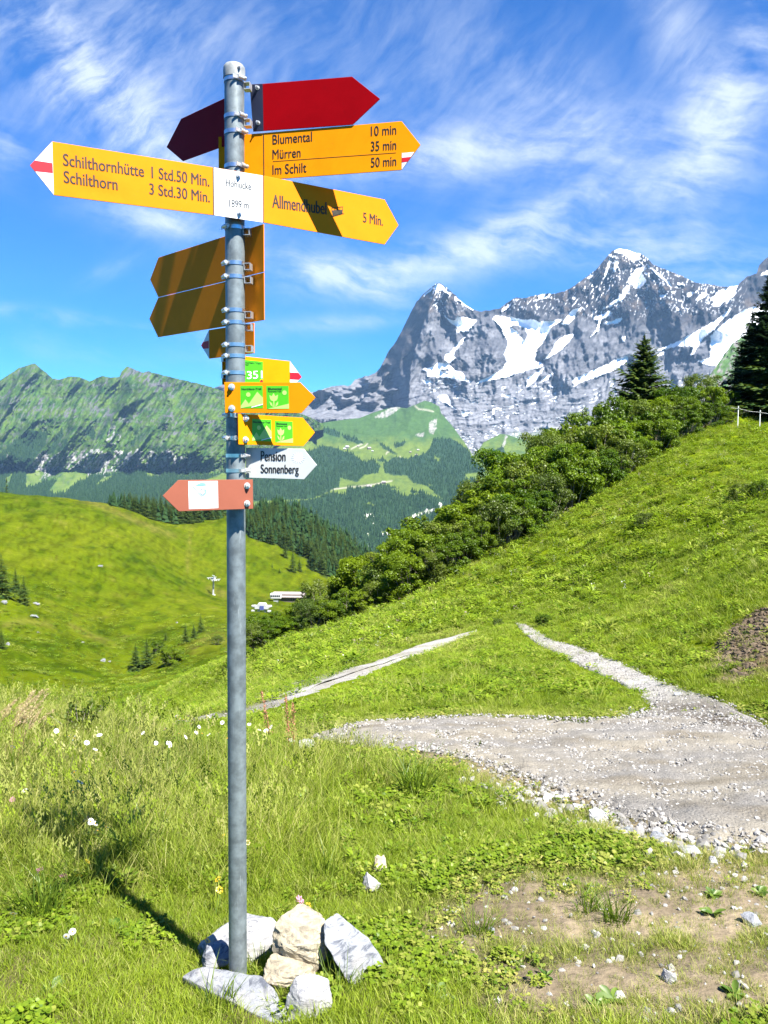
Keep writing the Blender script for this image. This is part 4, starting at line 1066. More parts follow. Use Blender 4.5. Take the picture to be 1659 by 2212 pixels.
# hose clamps round the pole and the channels that carry the boards
def z_of(y): return at(506, y, Y0).z
def clamp(y, ang, ribbed=False):
    """band at picture height y; ang: where its worm screw sits, seen from above (0 = towards us, + = right)"""
    c = pole_at(z_of(y)); n = 40; w = .0058; r0 = PR + .0004; r1 = PR + .0016
    mb = MB(); v = []
    for k in range(n):
        a = 2 * math.pi * k / n; e = Vector((math.sin(a), -math.cos(a), 0))
        v += [c + e * r0 - axis * w, c + e * r1 - axis * w, c + e * r1 + axis * w, c + e * r0 + axis * w]
    f = []
    for k in range(n):
        i, j = 4 * k, 4 * ((k + 1) % n)
        f += [(i + m_, i + (m_ + 1) % 4, j + (m_ + 1) % 4, j + m_) for m_ in range(4)]
    mb.add(v, f)
    o = part(mb, 'clamp', m_band, post, smooth=True)
    e = Vector((math.sin(ang), -math.cos(ang), 0)); tg = Vector((math.cos(ang), math.sin(ang), 0))
    M = Matrix((tg, e, axis)).transposed()
    mb = MB()
    mb.box(c + e * (r1 + .003), (.017, .006, .0145), M)
    mb.tube([c + e * (r1 + .0065) - tg * .010, c + e * (r1 + .0065) + tg * .011], .0048, 10)
    mb.tube([c + e * (r1 + .0065) + tg * .011, c + e * (r1 + .0065) + tg * .017], .0062, 6)
    mb.box(c + e * (r1 + .0012) - tg * .017, (.018, .0016, .010), M)
    part(mb, 'worm_screw', m_bolt, o, smooth=False)
def channel(x, y, d, yaw, L=.020, w=.021):
    """short open square tube between pole and board"""
    c = at(x, y, d); mb = MB(); M = Matrix.Rotation(yaw, 3, 'Z'); t_ = .0018
    for (dx, dz, sx_, sz_) in ((0, w / 2 - t_ / 2, w, t_), (0, -w / 2 + t_ / 2, w, t_), (w / 2 - t_ / 2, 0, t_, w - 2 * t_), (-w / 2 + t_ / 2, 0, t_, w - 2 * t_)):
        mb.box(c + M @ Vector((dx, 0, dz)), (sx_, L, sz_), M)
    part(mb, 'channel_bracket', m_alu, post)
for y, a in ((176, .75), (255, .85), (289, .95), (362, 1.0), (494, -.75), (571, -.95), (600, -.98), (672, -.98), (698, -1.0), (746, -1.0), (770, -.98), (806, -.98), (897, -.95), (946, -.95)): clamp(y, a)
for y, a in ((984, 1.25), (1016, 1.25)): clamp(y, a)
for x, y, d in ((535, 188, 2.49), (536, 267, 2.49)): channel(x, y, d, R(-6), .024)
for x, y, d in ((534, 502, 2.47), (536, 577, 2.475), (537, 606, 2.475), (538, 681, 2.48), (538, 708, 2.50), (539, 754, 2.50)): channel(x, y, d, R(-8), .024)
for x, y in ((535, 984), (536, 1016)): channel(x, y, 2.492, R(0), .008, .017)
for x, y, d in ((485, 776, 2.505), (485, 812, 2.505)): channel(x, y, d, R(35), .016, .017)
for x, y in ((497, 897), (497, 946)): channel(x + 12, y, 2.432, R(35), .018, .014)
# a small screw in the cap
bolt(pole_at(top_pt.z) + Vector((.020, -.028, -.003)), Vector((.58, -.81, 0)), post, .0055, .004)
# ================================================================== plants: meshes
def blades(n, rad, h0, h1, w0, w1, lean, seed, seg=3, head=0.0):
    """a tuft of grass blades; head > 0 adds a loose seed head on top"""
    r_ = np.random.default_rng(seed); V = []; Fq = []; tn = []
    for i in range(n):
        a = r_.random() * 6.283; q = rad * math.sqrt(r_.random()); bx, by = q * math.cos(a), q * math.sin(a)
        h = h0 + (h1 - h0) * r_.random() ** 1.3; w = w0 + (w1 - w0) * r_.random(); le = lean * (.2 + r_.random()) * h
        a2 = a + r_.normal() * .9; dx, dy = math.cos(a2), math.sin(a2)
        a3 = r_.random() * 3.14; ex, ey = math.cos(a3), math.sin(a3)
        tt = np.clip(r_.normal(.5, .27), 0, 1); b = len(V)
        for k in range(seg + 1):
            f = k / seg; cx_, cy_ = bx + dx * le * f * f, by + dy * le * f * f; z = h * (f - .18 * lean * f * f) - .01
            ww = w * (1 - f ** 2.2) * .5
            if k < seg: V += [(cx_ - ex * ww, cy_ - ey * ww, z), (cx_ + ex * ww, cy_ + ey * ww, z)]; tn += [tt, tt]
            else: V.append((cx_, cy_, z)); tn.append(tt)
        for k in range(seg - 1): Fq.append((b + 2 * k, b + 2 * k + 1, b + 2 * k + 3, b + 2 * k + 2))
        Fq.append((b + 2 * seg - 2, b + 2 * seg - 1, b + 2 * seg))
        if head and r_.random() < .7:
            tip = np.array(V[-1])
            for k in range(7):
                c = tip + np.array([r_.normal() * .008 + dx * .004 * k, r_.normal() * .008 + dy * .004 * k, head * (k / 7 - .7)]); b = len(V); s_ = .0035 + .003 * r_.random()
                V += [tuple(c + np.array([-s_, 0, -s_ * 1.5])), tuple(c + np.array([s_, s_ * .5, 0])), tuple(c + np.array([0, -s_, s_ * 2.2]))]
                tn += [.55] * 3; Fq.append((b, b + 1, b + 2))
    return V, Fq, tn
def leaf_poly(c, d, w, L, W, up=.25, n=7):
    """a rounded leaf from c along unit vector d, side w"""
    P = [Vector(c)]
    pr = [(.12, .35), (.35, .85), (.6, 1.0), (.85, .62), (1.0, .0)]
    side = [Vector(c) + d * (L * a) + w * (W * b * .5) + Vector((0, 0, 1)) * (up * L * a * (1 - a)) for a, b in pr]
    oth = [Vector(c) + d * (L * a) - w * (W * b * .5) + Vector((0, 0, 1)) * (up * L * a * (1 - a)) for a, b in pr[:-1]][::-1]
    return [P[0]] + side + oth
def leaf_clump(n, rad, L0, L1, hmax, seed, ratio=.75, lobes=1, rise=.5):
    r_ = np.random.default_rng(seed); V = []; Fq = []; tn = []
    for i in range(n):
        a = r_.random() * 6.283; q = rad * math.sqrt(r_.random()); z = hmax * (.25 + .75 * r_.random())
        c0 = Vector((q * math.cos(a), q * math.sin(a), z)); tt = np.clip(r_.normal(.5, .25), 0, 1)
        for j in range(lobes):
            a2 = a + r_.normal() * .7 + 2.094 * j
            d = Vector((math.cos(a2), math.sin(a2), r_.normal() * .22 + rise * .3)).normalized(); w = d.cross(Vector((0, 0, 1))).normalized()
            w = (w + Vector((0, 0, 1)) * r_.normal() * .25).normalized()
            L = L0 + (L1 - L0) * r_.random(); p = leaf_poly(c0, d, w, L, L * ratio); b = len(V)
            V += [tuple(k) for k in p]; Fq.append(tuple(range(b, b + len(p)))); tn += [tt] * len(p)
    return V, Fq, tn
m_grass = leafmat('grass_blades', (.030, .085, .002), (.290, .365, .030), .40, True, (.42, .37, .16), .01)
m_herb = leafmat('herb_leaves', (.028, .080, .003), (.215, .295, .018), .38, True, (.32, .30, .08), .015)
m_dark = leafmat('dark_grass_blades', (.030, .075, .010), (.11, .19, .022), .35, True, (.2, .2, .06))
def pm(name, t, m): 
    return mesh(name, t[0], t[1], m, False, t[2])
TURF = [pm('turf', blades(42, .080, .028, .082, .0022, .0042, .9, 200 + k), m_grass) for k in range(4)]
MEAD = [pm('meadow_grass', blades(26, .075, .09, .24, .0024, .0046, .75, 210 + k, 4), m_grass) for k in range(4)]
STEM = [pm('grass_stems', blades(6, .05, .22, .40, .0014, .0022, .35, 220 + k, 4, .06), m_grass) for k in range(3)]
CLOV = [pm('clover', leaf_clump(16, .075, .014, .026, .06, 230 + k, .95, 3), m_herb) for k in range(3)]
HERB = [pm('herbs', leaf_clump(26, .10, .04, .085, .20, 240 + k, .5, 1, 1.2), m_herb) for k in range(3)]
FERN = [pm('fern', leaf_clump(34, .16, .14, .30, .34, 250 + k, .26, 1, 1.4), m_herb) for k in range(3)]
m_pinkp = leafmat('pink_bloom', (.42, .20, .30), (.62, .42, .50), .3, True); m_whitep = leafmat('white_bloom', (.55, .56, .50), (.80, .80, .74), .3, True)
BLOOM = [pm('blooms', leaf_clump(12, .07, .02, .04, .45, 260 + k, .8, 1), (m_pinkp, m_whitep)[k % 2]) for k in range(2)]
PROTO = TURF + MEAD + STEM + CLOV + HERB + FERN + BLOOM
iT, iM, iS, iC, iH, iF, iB = 0, 4, 8, 11, 14, 17, 20

# ------------------------------------------------------------------ ground cover (nobody could count it)
def region(n, y0, y1, t0=-.62, t1=.62, seed=0):
    r_ = np.random.default_rng(seed)
    Y = np.sqrt(y0 ** 2 + (y1 ** 2 - y0 ** 2) * r_.random(n)); T = t0 + (t1 - t0) * r_.random(n)
    return T * Y, Y, r_
P_, S_, I_, TI_, DR_ = [], [], [], [], []
def put(X, Y, scl, idx, it, dry, keep=None):
    if keep is not None: X, Y, scl, idx, it, dry = [a[keep] for a in (X, Y, scl, idx, it, dry)]
    P_.append(np.stack([X, Y, gz(X, Y)], 1)); S_.append(scl); I_.append(idx); TI_.append(it); DR_.append(dry)
ROCKXY = np.array([(-.37, 2.62), (-.52, 2.64), (-.30, 2.46), (-.13, 2.42), (-.52, 2.38), (-.44, 2.30), (-.36, 2.22), (-.25, 2.22), (-.36, 2.40)])
def patches_at(X, Y):
    return fbm(X * .9, Y * .9, 4, 301), fbm(X * .28, Y * .28, 3, 302)
for (n, y0, y1, s0, s1, seed) in ((13500, 1.5, 4.2, .70, 1.10, 1), (20000, 4.2, 9.5, .85, 1.25, 2), (30000, 9.5, 26, 1.3, 2.2, 3), (34000, 26, 72, 2.4, 4.2, 4)):
    X, Y, r_ = region(n, y0, y1, seed=seed)
    a, b_ = patches_at(X, Y); px, py = px_of(X, Y, gz_smooth(X, Y))
    bare_ = bare_amount(X, Y)
    tall = smooth01((760 - px + 260 * a) / 420) * smooth01((Y - 2.9 - .5 * a) / .9) * smooth01((np.interp(px, [0, 300, 420, 620], [10.5, 9.2, 7.6, 7.0]) - Y) / 1.5)
    tall = np.maximum(tall, .75 * smooth01((a + .1) / .25) * smooth01((1020 - px) / 120) * smooth01((px - 560) / 100) * smooth01((Y - 4.0) / .8) * smooth01((8.2 - Y) / 1.5))
    u = r_.random(n); v = r_.random(n)
    idx = iT + r_.integers(0, 4, n)
    idx = np.where(u < .55 * tall + .10 * (Y > 9), iM + r_.integers(0, 4, n), idx)
    idx = np.where((u > .90) & (v < tall), iS + r_.integers(0, 3, n), idx)
    cl = smooth01((-a + .05) / .3) * (1 - tall * .7) * (Y < 12)
    idx = np.where((v > np.where(Y < 3.3, .55, .70)) & (r_.random(n) < cl), iC + r_.integers(0, 3, n), idx)
    idx = np.where((v < np.where(Y < 9.5, .03, .05 + .16 * smooth01((a + .05) / .2))) & (Y > 3), iH + r_.integers(0, 3, n), idx)
    scl = (s0 + (s1 - s0) * r_.random(n)) * np.where(idx >= iC, .9, 1.0)
    scl = np.where((idx >= iH) & (Y < 9.5), .42, 1.0) * scl * np.where((idx >= iH) & (Y >= 9.5), .6, 1.0)
    scl = scl * np.where(Y < 3.2, .72 + .3 * smooth01((2.6 - Y)), 1.0)
    edge = np.minimum(np.minimum(segdist(X, Y, WRA)[0], segdist(X, Y, WRB)[0]), np.minimum(np.minimum(segdist(X, Y, W1A)[0], segdist(X, Y, W1B)[0]), np.minimum(segdist(X, Y, W2A)[0], segdist(X, Y, W2B)[0])))
    e1 = np.minimum(segdist(X, Y, W1A)[0], segdist(X, Y, W1B)[0])
    fr = np.where(e1 < edge + 1e-6, .05, .24) * (.4 + 1.3 * np.clip(a + .4, 0, 1.2)) * r_.random(n) ** 1.5
    onr = on_road(X, Y)
    keep = (~onr | (edge < fr)) & (r_.random(n) > bare_ * .72)
    # the shrub belt's own shade needs no turf; thin grass where feet have trodden
    scl = scl * (1 - .42 * bare_) * np.where(onr, .7, 1)
    dead = smooth01((bare_ - .02) / .3) * .55
    nearroad = np.minimum(segdist(X, Y, WRB)[0], segdist(X, Y, WRA)[0])
    dry = np.clip(dead + .55 * np.exp(-(nearroad / .35) ** 2) * (Y < 9) + .45 * (r_.random(n) < .3) + .50 * tall * (r_.random(n) < .7) + .35 * smooth01((b_ - .1) / .3) * (Y > 9), 0, 1)
    if y1 <= 4.3:
        dmin = np.sqrt(((X[:, None] - ROCKXY[None, :, 0]) ** 2 + (Y[:, None] - ROCKXY[None, :, 1]) ** 2).min(1)); keep &= dmin > .05
    it = np.clip(.48 + .55 * a + .35 * b_ + .18 * r_.normal(size=n), 0, 1)
    dpth = np.minimum(segdist(X, Y, W1B)[0], np.minimum(segdist(X, Y, W2A)[0], segdist(X, Y, WRA)[0]))
    low = (.45 if y0 > 9 else .8) + (.25 if y0 > 9 else .2) * smooth01(dpth / 2.5)
    sc3 = np.stack([scl, scl, scl * np.where(Y > 9.5, low, 1.0)], 1)
    sc3[:, 2] *= np.where((Y <= 9.5) & (dpth < .5), .6, 1.0)
    put(X, Y, sc3, idx, it, dry, keep)
# a strip of taller plants under and before the shrubs: ferns, herbs, pale blooms
BAND = [(500, 1430, 40), (640, 1385, 40), (760, 1352, 40), (860, 1315, 40), (960, 1268, 40), (1000, 1235, 40), (1100, 1185, 42), (1180, 1150, 44), (1280, 1100, 47), (1400, 1025, 50), (1480, 985, 54), (1600, 912, 60)]
n = 9000; X, Y, r_ = region(n, 13, 62, -.30, .62, seed=9)
px, py = px_of(X, Y, gz_smooth(X, Y))
yb_ = np.interp(px, [b[0] for b in BAND], [b[1] for b in BAND])
f_ = (py - yb_) / np.interp(px, [500, 1000, 1659], [40, 130, 260])
keep = (f_ > -.25) & (f_ < 1.35 + .8 * fbm(X / 3, Y / 3, 3, 311)) & (r_.random(n) < 1.3 - f_ * .8) & ~on_road(X, Y) & (segdist(X, Y, W1B)[0] > 1.3) & (segdist(X, Y, W2A)[0] > 1.0)
idx = np.where(r_.random(n) < .45, iF + r_.integers(0, 3, n), iH + r_.integers(0, 3, n)); idx = np.where(r_.random(n) < .10, iB + r_.integers(0, 2, n), idx)
sc1 = np.where(idx >= iF, .75, 1.35) * (.6 + .8 * r_.random(n))
put(X, Y, np.stack([sc1, sc1, sc1 * .8], 1), idx, np.clip(.58 + .36 * r_.normal(size=n), 0, 1), .35 * (r_.random(n) < .3), keep)
# tussocks and knee high herbs on the slopes of the bowl
n = 16000; r_ = np.random.default_rng(19); Y = np.exp(r_.uniform(math.log(60), math.log(300), n)); X = Y * r_.uniform(-.62, -.08, n); k_ = fbm(X / 12, Y / 18, 3, 312)
put(X, Y, np.stack([3.2 + 3 * r_.random(n)] * 2 + [1.3 + 1.2 * r_.random(n)], 1) * np.interp(Y, [60, 300], [.7, 1.7])[:, None], np.where(r_.random(n) < .2, iH, iT) + r_.integers(0, 3, n), np.clip(.35 + .8 * k_ + .2 * r_.normal(size=n), 0, 1), .5 * smooth01((k_ - .05) / .2), r_.random(n) < .75 + k_)
P_ = np.concatenate(P_); S_ = np.concatenate(S_); I_ = np.concatenate(I_); TI_ = np.concatenate(TI_); DR_ = np.concatenate(DR_)
tl = rng.normal(size=(len(P_), 2)) * .10
grass = scatter('meadow_grass', P_, S_, rng.random(len(P_)) * 6.283, I_, PROTO, tl, TI_, DR_, m_grass)
tag(grass, 'yellow green meadow grass, clover and herbs covering the slope', 'grass', kind='stuff')

# loose gravel
def stone_mesh(name, seed, m, sub=1, flat=.6, rough=.25):
    bm = bmesh.new(); bmesh.ops.create_icosphere(bm, subdivisions=sub, radius=.5)
    r_ = np.random.default_rng(seed); pl = [(Vector(r_.normal(size=3)).normalized(), .28 + .16 * r_.random()) for _ in range(7)]
    for v in bm.verts:
        for nn, d in pl:
            k = v.co.dot(nn)
            if k > d: v.co -= nn * (k - d)
        v.co *= 1 + rough * (r_.random() - .5); v.co.z *= flat
    me = bpy.data.meshes.new(name); bm.to_mesh(me); bm.free(); me.materials.append(m)
    return me
def stonemat(name, lo, hi):
    m = bpy.data.materials.new(name); m.use_nodes = True; t = NT(m.node_tree); b = t.n['Principled BSDF']
    b.inputs['Roughness'].default_value = .9; b.inputs['Specular IOR Level'].default_value = .2
    a = t.new('ShaderNodeAttribute', attribute_name='itint'); a.attribute_type = 'INSTANCER'
    tc = t.new('ShaderNodeTexCoord').outputs['Object']
    f = t.math('ADD', t.math('MULTIPLY', a.outputs['Fac'], .75), t.math('MULTIPLY', t.noise(tc, 3.0, 4, .6), .3))
    t.l.new(t.mix(f, (*lo, 1), (*hi, 1)), b.inputs['Base Color'])
    return m
m_stone = stonemat('limestone_chips', (.08, .075, .068), (.36, .35, .33))
STONES = [stone_mesh('gravel_stone', 400 + k, m_stone, 1, .6, .3) for k in range(5)]
gp = []; gs = []
r_ = np.random.default_rng(77)
for poly, n, s0, s1, pw in ((POLYR, 18000, .007, .040, 3.6), (POLY2, 5500, .009, .038, 3.4), (POLY1, 1500, .015, .04, 3.0)):
    pa = np.array(poly); X = r_.uniform(pa[:, 0].min(), pa[:, 0].max(), n * 4); Y = r_.uniform(pa[:, 1].min(), pa[:, 1].max(), n * 4)
    k = inpoly(X, Y, poly) & (np.abs(X / Y) < .62); X, Y = X[k][:n], Y[k][:n]
    gp.append(np.stack([X, Y, gz(X, Y) + .030], 1)); gs.append(s0 + (s1 - s0) * r_.random(len(X)) ** pw)
# spilled chips along the lower edge of the road and the fan of coarse ones at the junction
for line, n, sp_, s1 in ((WRB[4:8], 200, .16, .045), (xy([(1365, 1540), (1450, 1555), (1560, 1585), (1700, 1620)]), 1100, .22, .055), (xy([(1050, 1700), (1250, 1760), (1420, 1810), (1560, 1850)]), 330, .14, .085)):
    L = np.array(line); u = r_.random(n) * (len(L) - 1); i = np.minimum(u.astype(int), len(L) - 2); f = (u - i)[:, None]
    q = L[i] * (1 - f) + L[i + 1] * f + r_.normal(size=(n, 2)) * sp_
    gp.append(np.stack([q[:, 0], q[:, 1], gz(q[:, 0], q[:, 1]) + .012], 1)); gs.append(.015 + s1 * r_.random(n) ** 2.2)
q = np.array(BARE); n = 900; X = r_.uniform(q[:, 0].min(), q[:, 0].max(), n); Y = r_.uniform(q[:, 1].min(), q[:, 1].max(), n); k = inpoly(X, Y, BARE) & (bare_amount(X, Y) > .3)
gp.append(np.stack([X[k], Y[k], gz(X[k], Y[k]) + .002], 1)); gs.append(.006 + .035 * r_.random(k.sum()) ** 3)
gp = np.concatenate(gp); gs = np.concatenate(gs)
gravel = scatter('gravel', gp, gs, r_.random(len(gp)) * 6.283, r_.integers(0, 5, len(gp)), STONES, r_.normal(size=(len(gp), 2)) * .5, r_.random(len(gp)), None, m_stone)
tag(gravel, 'loose grey and white limestone chips strewn over road and paths', 'gravel', kind='stuff')
# clods in the bare patch of earth on the right
m_clod = stonemat('dark_earth', (.045, .032, .02), (.13, .10, .065))
CLOD = [stone_mesh('clod', 450 + k, m_clod, 1, .55, .5) for k in range(4)]
pa = np.array(MUD); n = 5000; X = r_.uniform(pa[:, 0].min(), pa[:, 0].max(), n); Y = r_.uniform(pa[:, 1].min(), pa[:, 1].max(), n)
k = inpoly(X, Y, MUD) & (r_.random(n) < bare_amount(X, Y)); X, Y = X[k], Y[k]
clods = scatter('earth_clods', np.stack([X, Y, gz(X, Y)], 1), .03 + .10 * r_.random(len(X)) ** 2, r_.random(len(X)) * 6.283, r_.integers(0, 4, len(X)), CLOD, r_.normal(size=(len(X), 2)) * .4, r_.random(len(X)), None, m_clod)
tag(clods, 'dug up dark earth clods at the right edge of the meadow', 'earth', kind='stuff')

# ------------------------------------------------------------------ boulders round the foot of the pole
def rock(name, label, c, dim, rot, seed, m, noise=.06, sub=3, npts=15, pts=None, boxy=.55, scale=1.0, rough=0.0, **kw):
    r_ = np.random.default_rng(seed); bm = bmesh.new()
    P = pts
    if P is None:
        P = []
        for _ in range(npts):
            d = r_.normal(size=3); d /= np.linalg.norm(d); q = d / np.abs(d).max(); P.append(tuple((d * (1 - boxy) + q * boxy) * (.80 + .22 * r_.random())))
    for p in P: bm.verts.new(p)
    h = bmesh.ops.convex_hull(bm, input=bm.verts)
    bmesh.ops.delete(bm, geom=[e for e in h['geom_interior'] if isinstance(e, bmesh.types.BMVert)], context='VERTS')
    bmesh.ops.dissolve_limit(bm, angle_limit=R(7), verts=bm.verts, edges=bm.edges)
    bmesh.ops.bevel(bm, geom=list(bm.edges), offset=.07, segments=2, affect='EDGES', profile=.6, clamp_overlap=True)
    bmesh.ops.triangulate(bm, faces=bm.faces)
    bmesh.ops.subdivide_edges(bm, edges=[e for e in bm.edges if e.calc_length() > .25], cuts=2, use_grid_fill=True)
    for _ in range(sub - 1):
        bmesh.ops.triangulate(bm, faces=bm.faces)
        lim = .30 / (_ + 1.6)
        bmesh.ops.subdivide_edges(bm, edges=[e for e in bm.edges if e.calc_length() > lim], cuts=1, use_grid_fill=True)
    bmesh.ops.triangulate(bm, faces=bm.faces)
    co = np.array([v.co[:] for v in bm.verts]); s = seed * 3.7
    nz = (fbm(co[:, 0] * 1.3 + s, co[:, 1] * 1.3 + co[:, 2] * 1.1, 4, seed, .55) + .55 * fbm(co[:, 2] * 4.1 + s, co[:, 0] * 3.1 - co[:, 1] * 2.2, 4, seed + 7, .6) + .7 * ridged(co[:, 0] * 1.5 + co[:, 2] * 4 + s, co[:, 1] * 1.5 - co[:, 2] * 1.5, 4, seed + 9, .6) - .45)
    co *= (1 + noise * 1.6 * nz)[:, None]
    if rough: co += rough * nz[:, None] * co / np.maximum(np.linalg.norm(co, axis=1), .2)[:, None]
    co *= np.array(dim)[None] * scale
    for v, p in zip(bm.verts, co): v.co = p
    bmesh.ops.recalc_face_normals(bm, faces=bm.faces)
    me = bpy.data.meshes.new(name); bm.to_mesh(me); bm.free(); me.materials.append(m)
    me.polygons.foreach_set('use_smooth', np.ones(len(me.polygons), dtype=bool)); me.set_sharp_from_angle(angle=R(20))
    o = obj(name, me); o.location = c; o.rotation_euler = rot
    return tag(o, label, 'rock')
def rockmat(name, base, dark, warm, vein=.5, pit=False):
    m = bpy.data.materials.new(name); m.use_nodes = True; t = NT(m.node_tree); b = t.n['Principled BSDF']
    b.inputs['Roughness'].default_value = .88; b.inputs['Specular IOR Level'].default_value = .25
    tc = t.new('ShaderNodeTexCoord').outputs['Object']
    mp = t.new('ShaderNodeMapping'); mp.inputs['Scale'].default_value = (9, 9, 26); mp.inputs['Rotation'].default_value = (.5, .35, .2); t.l.new(tc, mp.inputs[0])
    v = t.ramp(t.noise(mp.outputs[0], 1.6, 8, .68, 1.4), .46, .62)
    c = t.mix(t.math('MULTIPLY', v, vein), (*base, 1), (*dark, 1))
    c = t.mix(t.math('MULTIPLY', t.ramp(t.noise(tc, 7, 5, .6), .50, .68), .6), c, (*warm, 1))
    sp_ = t.ramp(t.noise(tc, 42 if pit else 110, 4, .6), .62, .70)
    c = t.mix(t.math('MULTIPLY', sp_, .65), c, (dark[0] * .8, dark[1] * .8, dark[2] * .8, 1))
    t.l.new(c, b.inputs['Base Color'])
    bn = t.new('ShaderNodeBump'); bn.inputs['Strength'].default_value = .75; bn.inputs['Distance'].default_value = .006
    t.l.new(t.math('ADD', t.noise(tc, 38, 8, .68), t.math('MULTIPLY', t.noise(mp.outputs[0], 3.0, 6, .65, 1.0), .9)), bn.inputs['Height'])
    t.l.new(bn.outputs[0], b.inputs['Normal'])
    return m
m_r1 = rockmat('white_limestone', (.30, .30, .298), (.11, .115, .13), (.235, .225, .20), .8)
m_r2 = rockmat('cream_conglomerate', (.31, .27, .19), (.09, .08, .065), (.34, .305, .23), .6, True)
m_r3 = rockmat('grey_schist', (.20, .21, .225), (.065, .072, .09), (.27, .262, .245), .95)
RW = lambda w, d: w * d / FPX
def rk(label, x, y, d, wpx, hpx, dep, rot, seed, m, **kw):
    """x, y: picture middle of the stone; wpx, hpx: its picture size; dep: depth in metres"""
    c = at(x, y, d); k = Vector(ray(x, y)).length * 0 + d * 1.05
    return rock('boulder', label, c, (wpx * k / FPX / 2, dep / 2, hpx * k / FPX / 2), tuple(R(a) for a in rot), seed, m, **kw)
rk('broad white boulder lying flat behind the foot of the pole', 520, 2042, 2.68, 190, 128, .24, (0, 0, 0), 31, m_r1, noise=.05, pts=[(-1, -.3, -.55), (-.95, -.1, .1), (-.6, -.3, .62), (-.2, .1, .9), (.3, -.2, .95), (.75, .1, .92), (1, 0, .3), (1, -.2, -.9), (.3, -1, -.7), (-.5, -1, -.75), (-.2, -.85, -.1), (.4, -.8, .2), (0, 1, -.3), (0, .8, .6), (-.8, .6, -.6), (.8, .8, -.5)])
rk('blocky cream boulder with dark pits, perched on top of the others', 649, 2024, 2.50, 122, 118, .17, (0, 0, 0), 32, m_r2, noise=.07, pts=[(-.95, -.2, .25), (-1, -.5, -.1), (-.7, -.6, -.75), (-.2, -.7, -1), (.55, -.8, -.85), (.95, -.6, -.45), (1, -.5, .45), (.88, -.3, .85), (.1, -.2, 1), (-.6, -.2, .95), (-.88, -.3, .72), (-.55, -.95, .2), (.3, -1, .3), (.6, -1, -.3), (-.4, 1, -.3), (.6, 1, .3), (0, .8, .9), (.8, .6, -.5)])
rk('long grey slab leaning down to the right of the cream boulder', 766, 2058, 2.46, 140, 164, .20, (0, 0, 0), 33, m_r3, noise=.035, pts=[(-.98, -.1, .95), (-.55, .2, 1), (-.1, 0, .78), (.45, .1, .35), (.9, 0, -.2), (1, -.1, -.62), (.75, -.5, -1), (.35, -.7, -.98), (.1, -.9, -.72), (-.45, -.9, .1), (-.9, -.6, .6), (-.7, -.8, .45), (.2, .9, -.2), (-.3, .9, .4), (.6, .8, -.7), (.2, .2, -1), (-.6, .3, .1)])
SLAB = [(393, 2110, 2.43), (415, 2094, 2.45), (440, 2087, 2.46), (480, 2096, 2.45), (520, 2112, 2.42), (565, 2108, 2.37), (590, 2135, 2.32), (612, 2172, 2.26), (632, 2206, 2.20), (600, 2216, 2.19), (545, 2190, 2.25), (490, 2162, 2.32), (440, 2138, 2.38)]
sl = [at(*q) for q in SLAB]; cen = sum(sl, Vector()) / len(sl); sl += [p + Vector((0, .02, -.11)) for p in sl[::2]] + [p + Vector((.01, .07, -.10)) for p in sl[3:8]]
rock('boulder', 'low grey veined slab slanting through the grass in front of the pole', cen, (1, 1, 1), (0, 0, 0), 34, m_r3, noise=.0, sub=3, pts=[tuple((p - cen) / .16) for p in sl], scale=.16, rough=.05)
rk('angular pale boulder at the front right of the pile', 664, 2146, 2.27, 116, 84, .16, (0, 0, 0), 35, m_r1, noise=.05, pts=[(-.95, -.3, -.9), (-.75, -.2, .1), (-.45, 0, .95), (.2, .1, 1), (.85, -.1, .95), (1, -.5, -.2), (.95, -.6, -.6), (.4, -1, -1), (-.3, -1, -.95), (-.2, -.7, .3), (.5, -.7, .4), (0, 1, 0), (.6, .9, -.3), (-.6, .8, -.5)])
rk('pale flat stone wedged under the cream boulder', 626, 2096, 2.42, 128, 66, .18, (0, 0, 0), 36, m_r2, noise=.07, boxy=.5)
rk('dark blue grey stone behind the pole, in its shade', 468, 2066, 2.56, 70, 66, .14, (0, 0, 0), 39, m_r3, noise=.06)
rk('small half sunken white stone in the grass beyond the pile', 800, 1905, 3.28, 62, 30, .12, (0, 8, 0), 37, m_r1, noise=.1)
rk('small cream stone behind the half sunken white stone', 820, 1868, 3.47, 34, 32, .08, (0, -8, 20), 38, m_r2, noise=.1)
for k, (x, y, w, h, lab) in enumerate(((1350, 1790, 34, 26, 'dark grey stone at the lower edge of the gravel road'), (1290, 1765, 62, 34, 'flat white slab among the chips at the road edge'), (1420, 1806, 40, 22, 'white stone right of the dark stone at the road edge'), (1490, 1838, 52, 26, 'broad white stone lowest of the spilled road stones'), (1180, 1722, 36, 18, 'pale stone where grass meets the gravel road'),
        (1625, 1985, 44, 24, 'grey stone in the trodden earth at the right edge'), (1445, 2106, 40, 30, 'flat cream stone lying on the bare earth lower right'), (1062, 2010, 22, 16, 'small grey stone beside the dark grass tuft'), (1540, 1858, 30, 20, 'whitish stone beside the broad lowest road stone'), (1245, 1742, 30, 22, 'whitish stone left of the flat white slab'), (660, 1610, 44, 30, 'white stone in the grass at the tip of the road'), (630, 1602, 26, 24, 'smaller white stone left of the road tip'), (1466, 1500, 20, 14, 'dark stone on the grey footpath'))):
    h_ = hit(x, y + h * .4); d = h_[1]
    rock('stone', lab, (h_[0], h_[1], h_[2] + RW(h, d) * .25), (RW(w, d) * .55, RW(w, d) * .45, RW(h, d) * .6), (.1, .1, k), 500 + k, m_r3 if 'dark' in lab or 'grey' in lab else m_r1, sub=3, noise=.1)

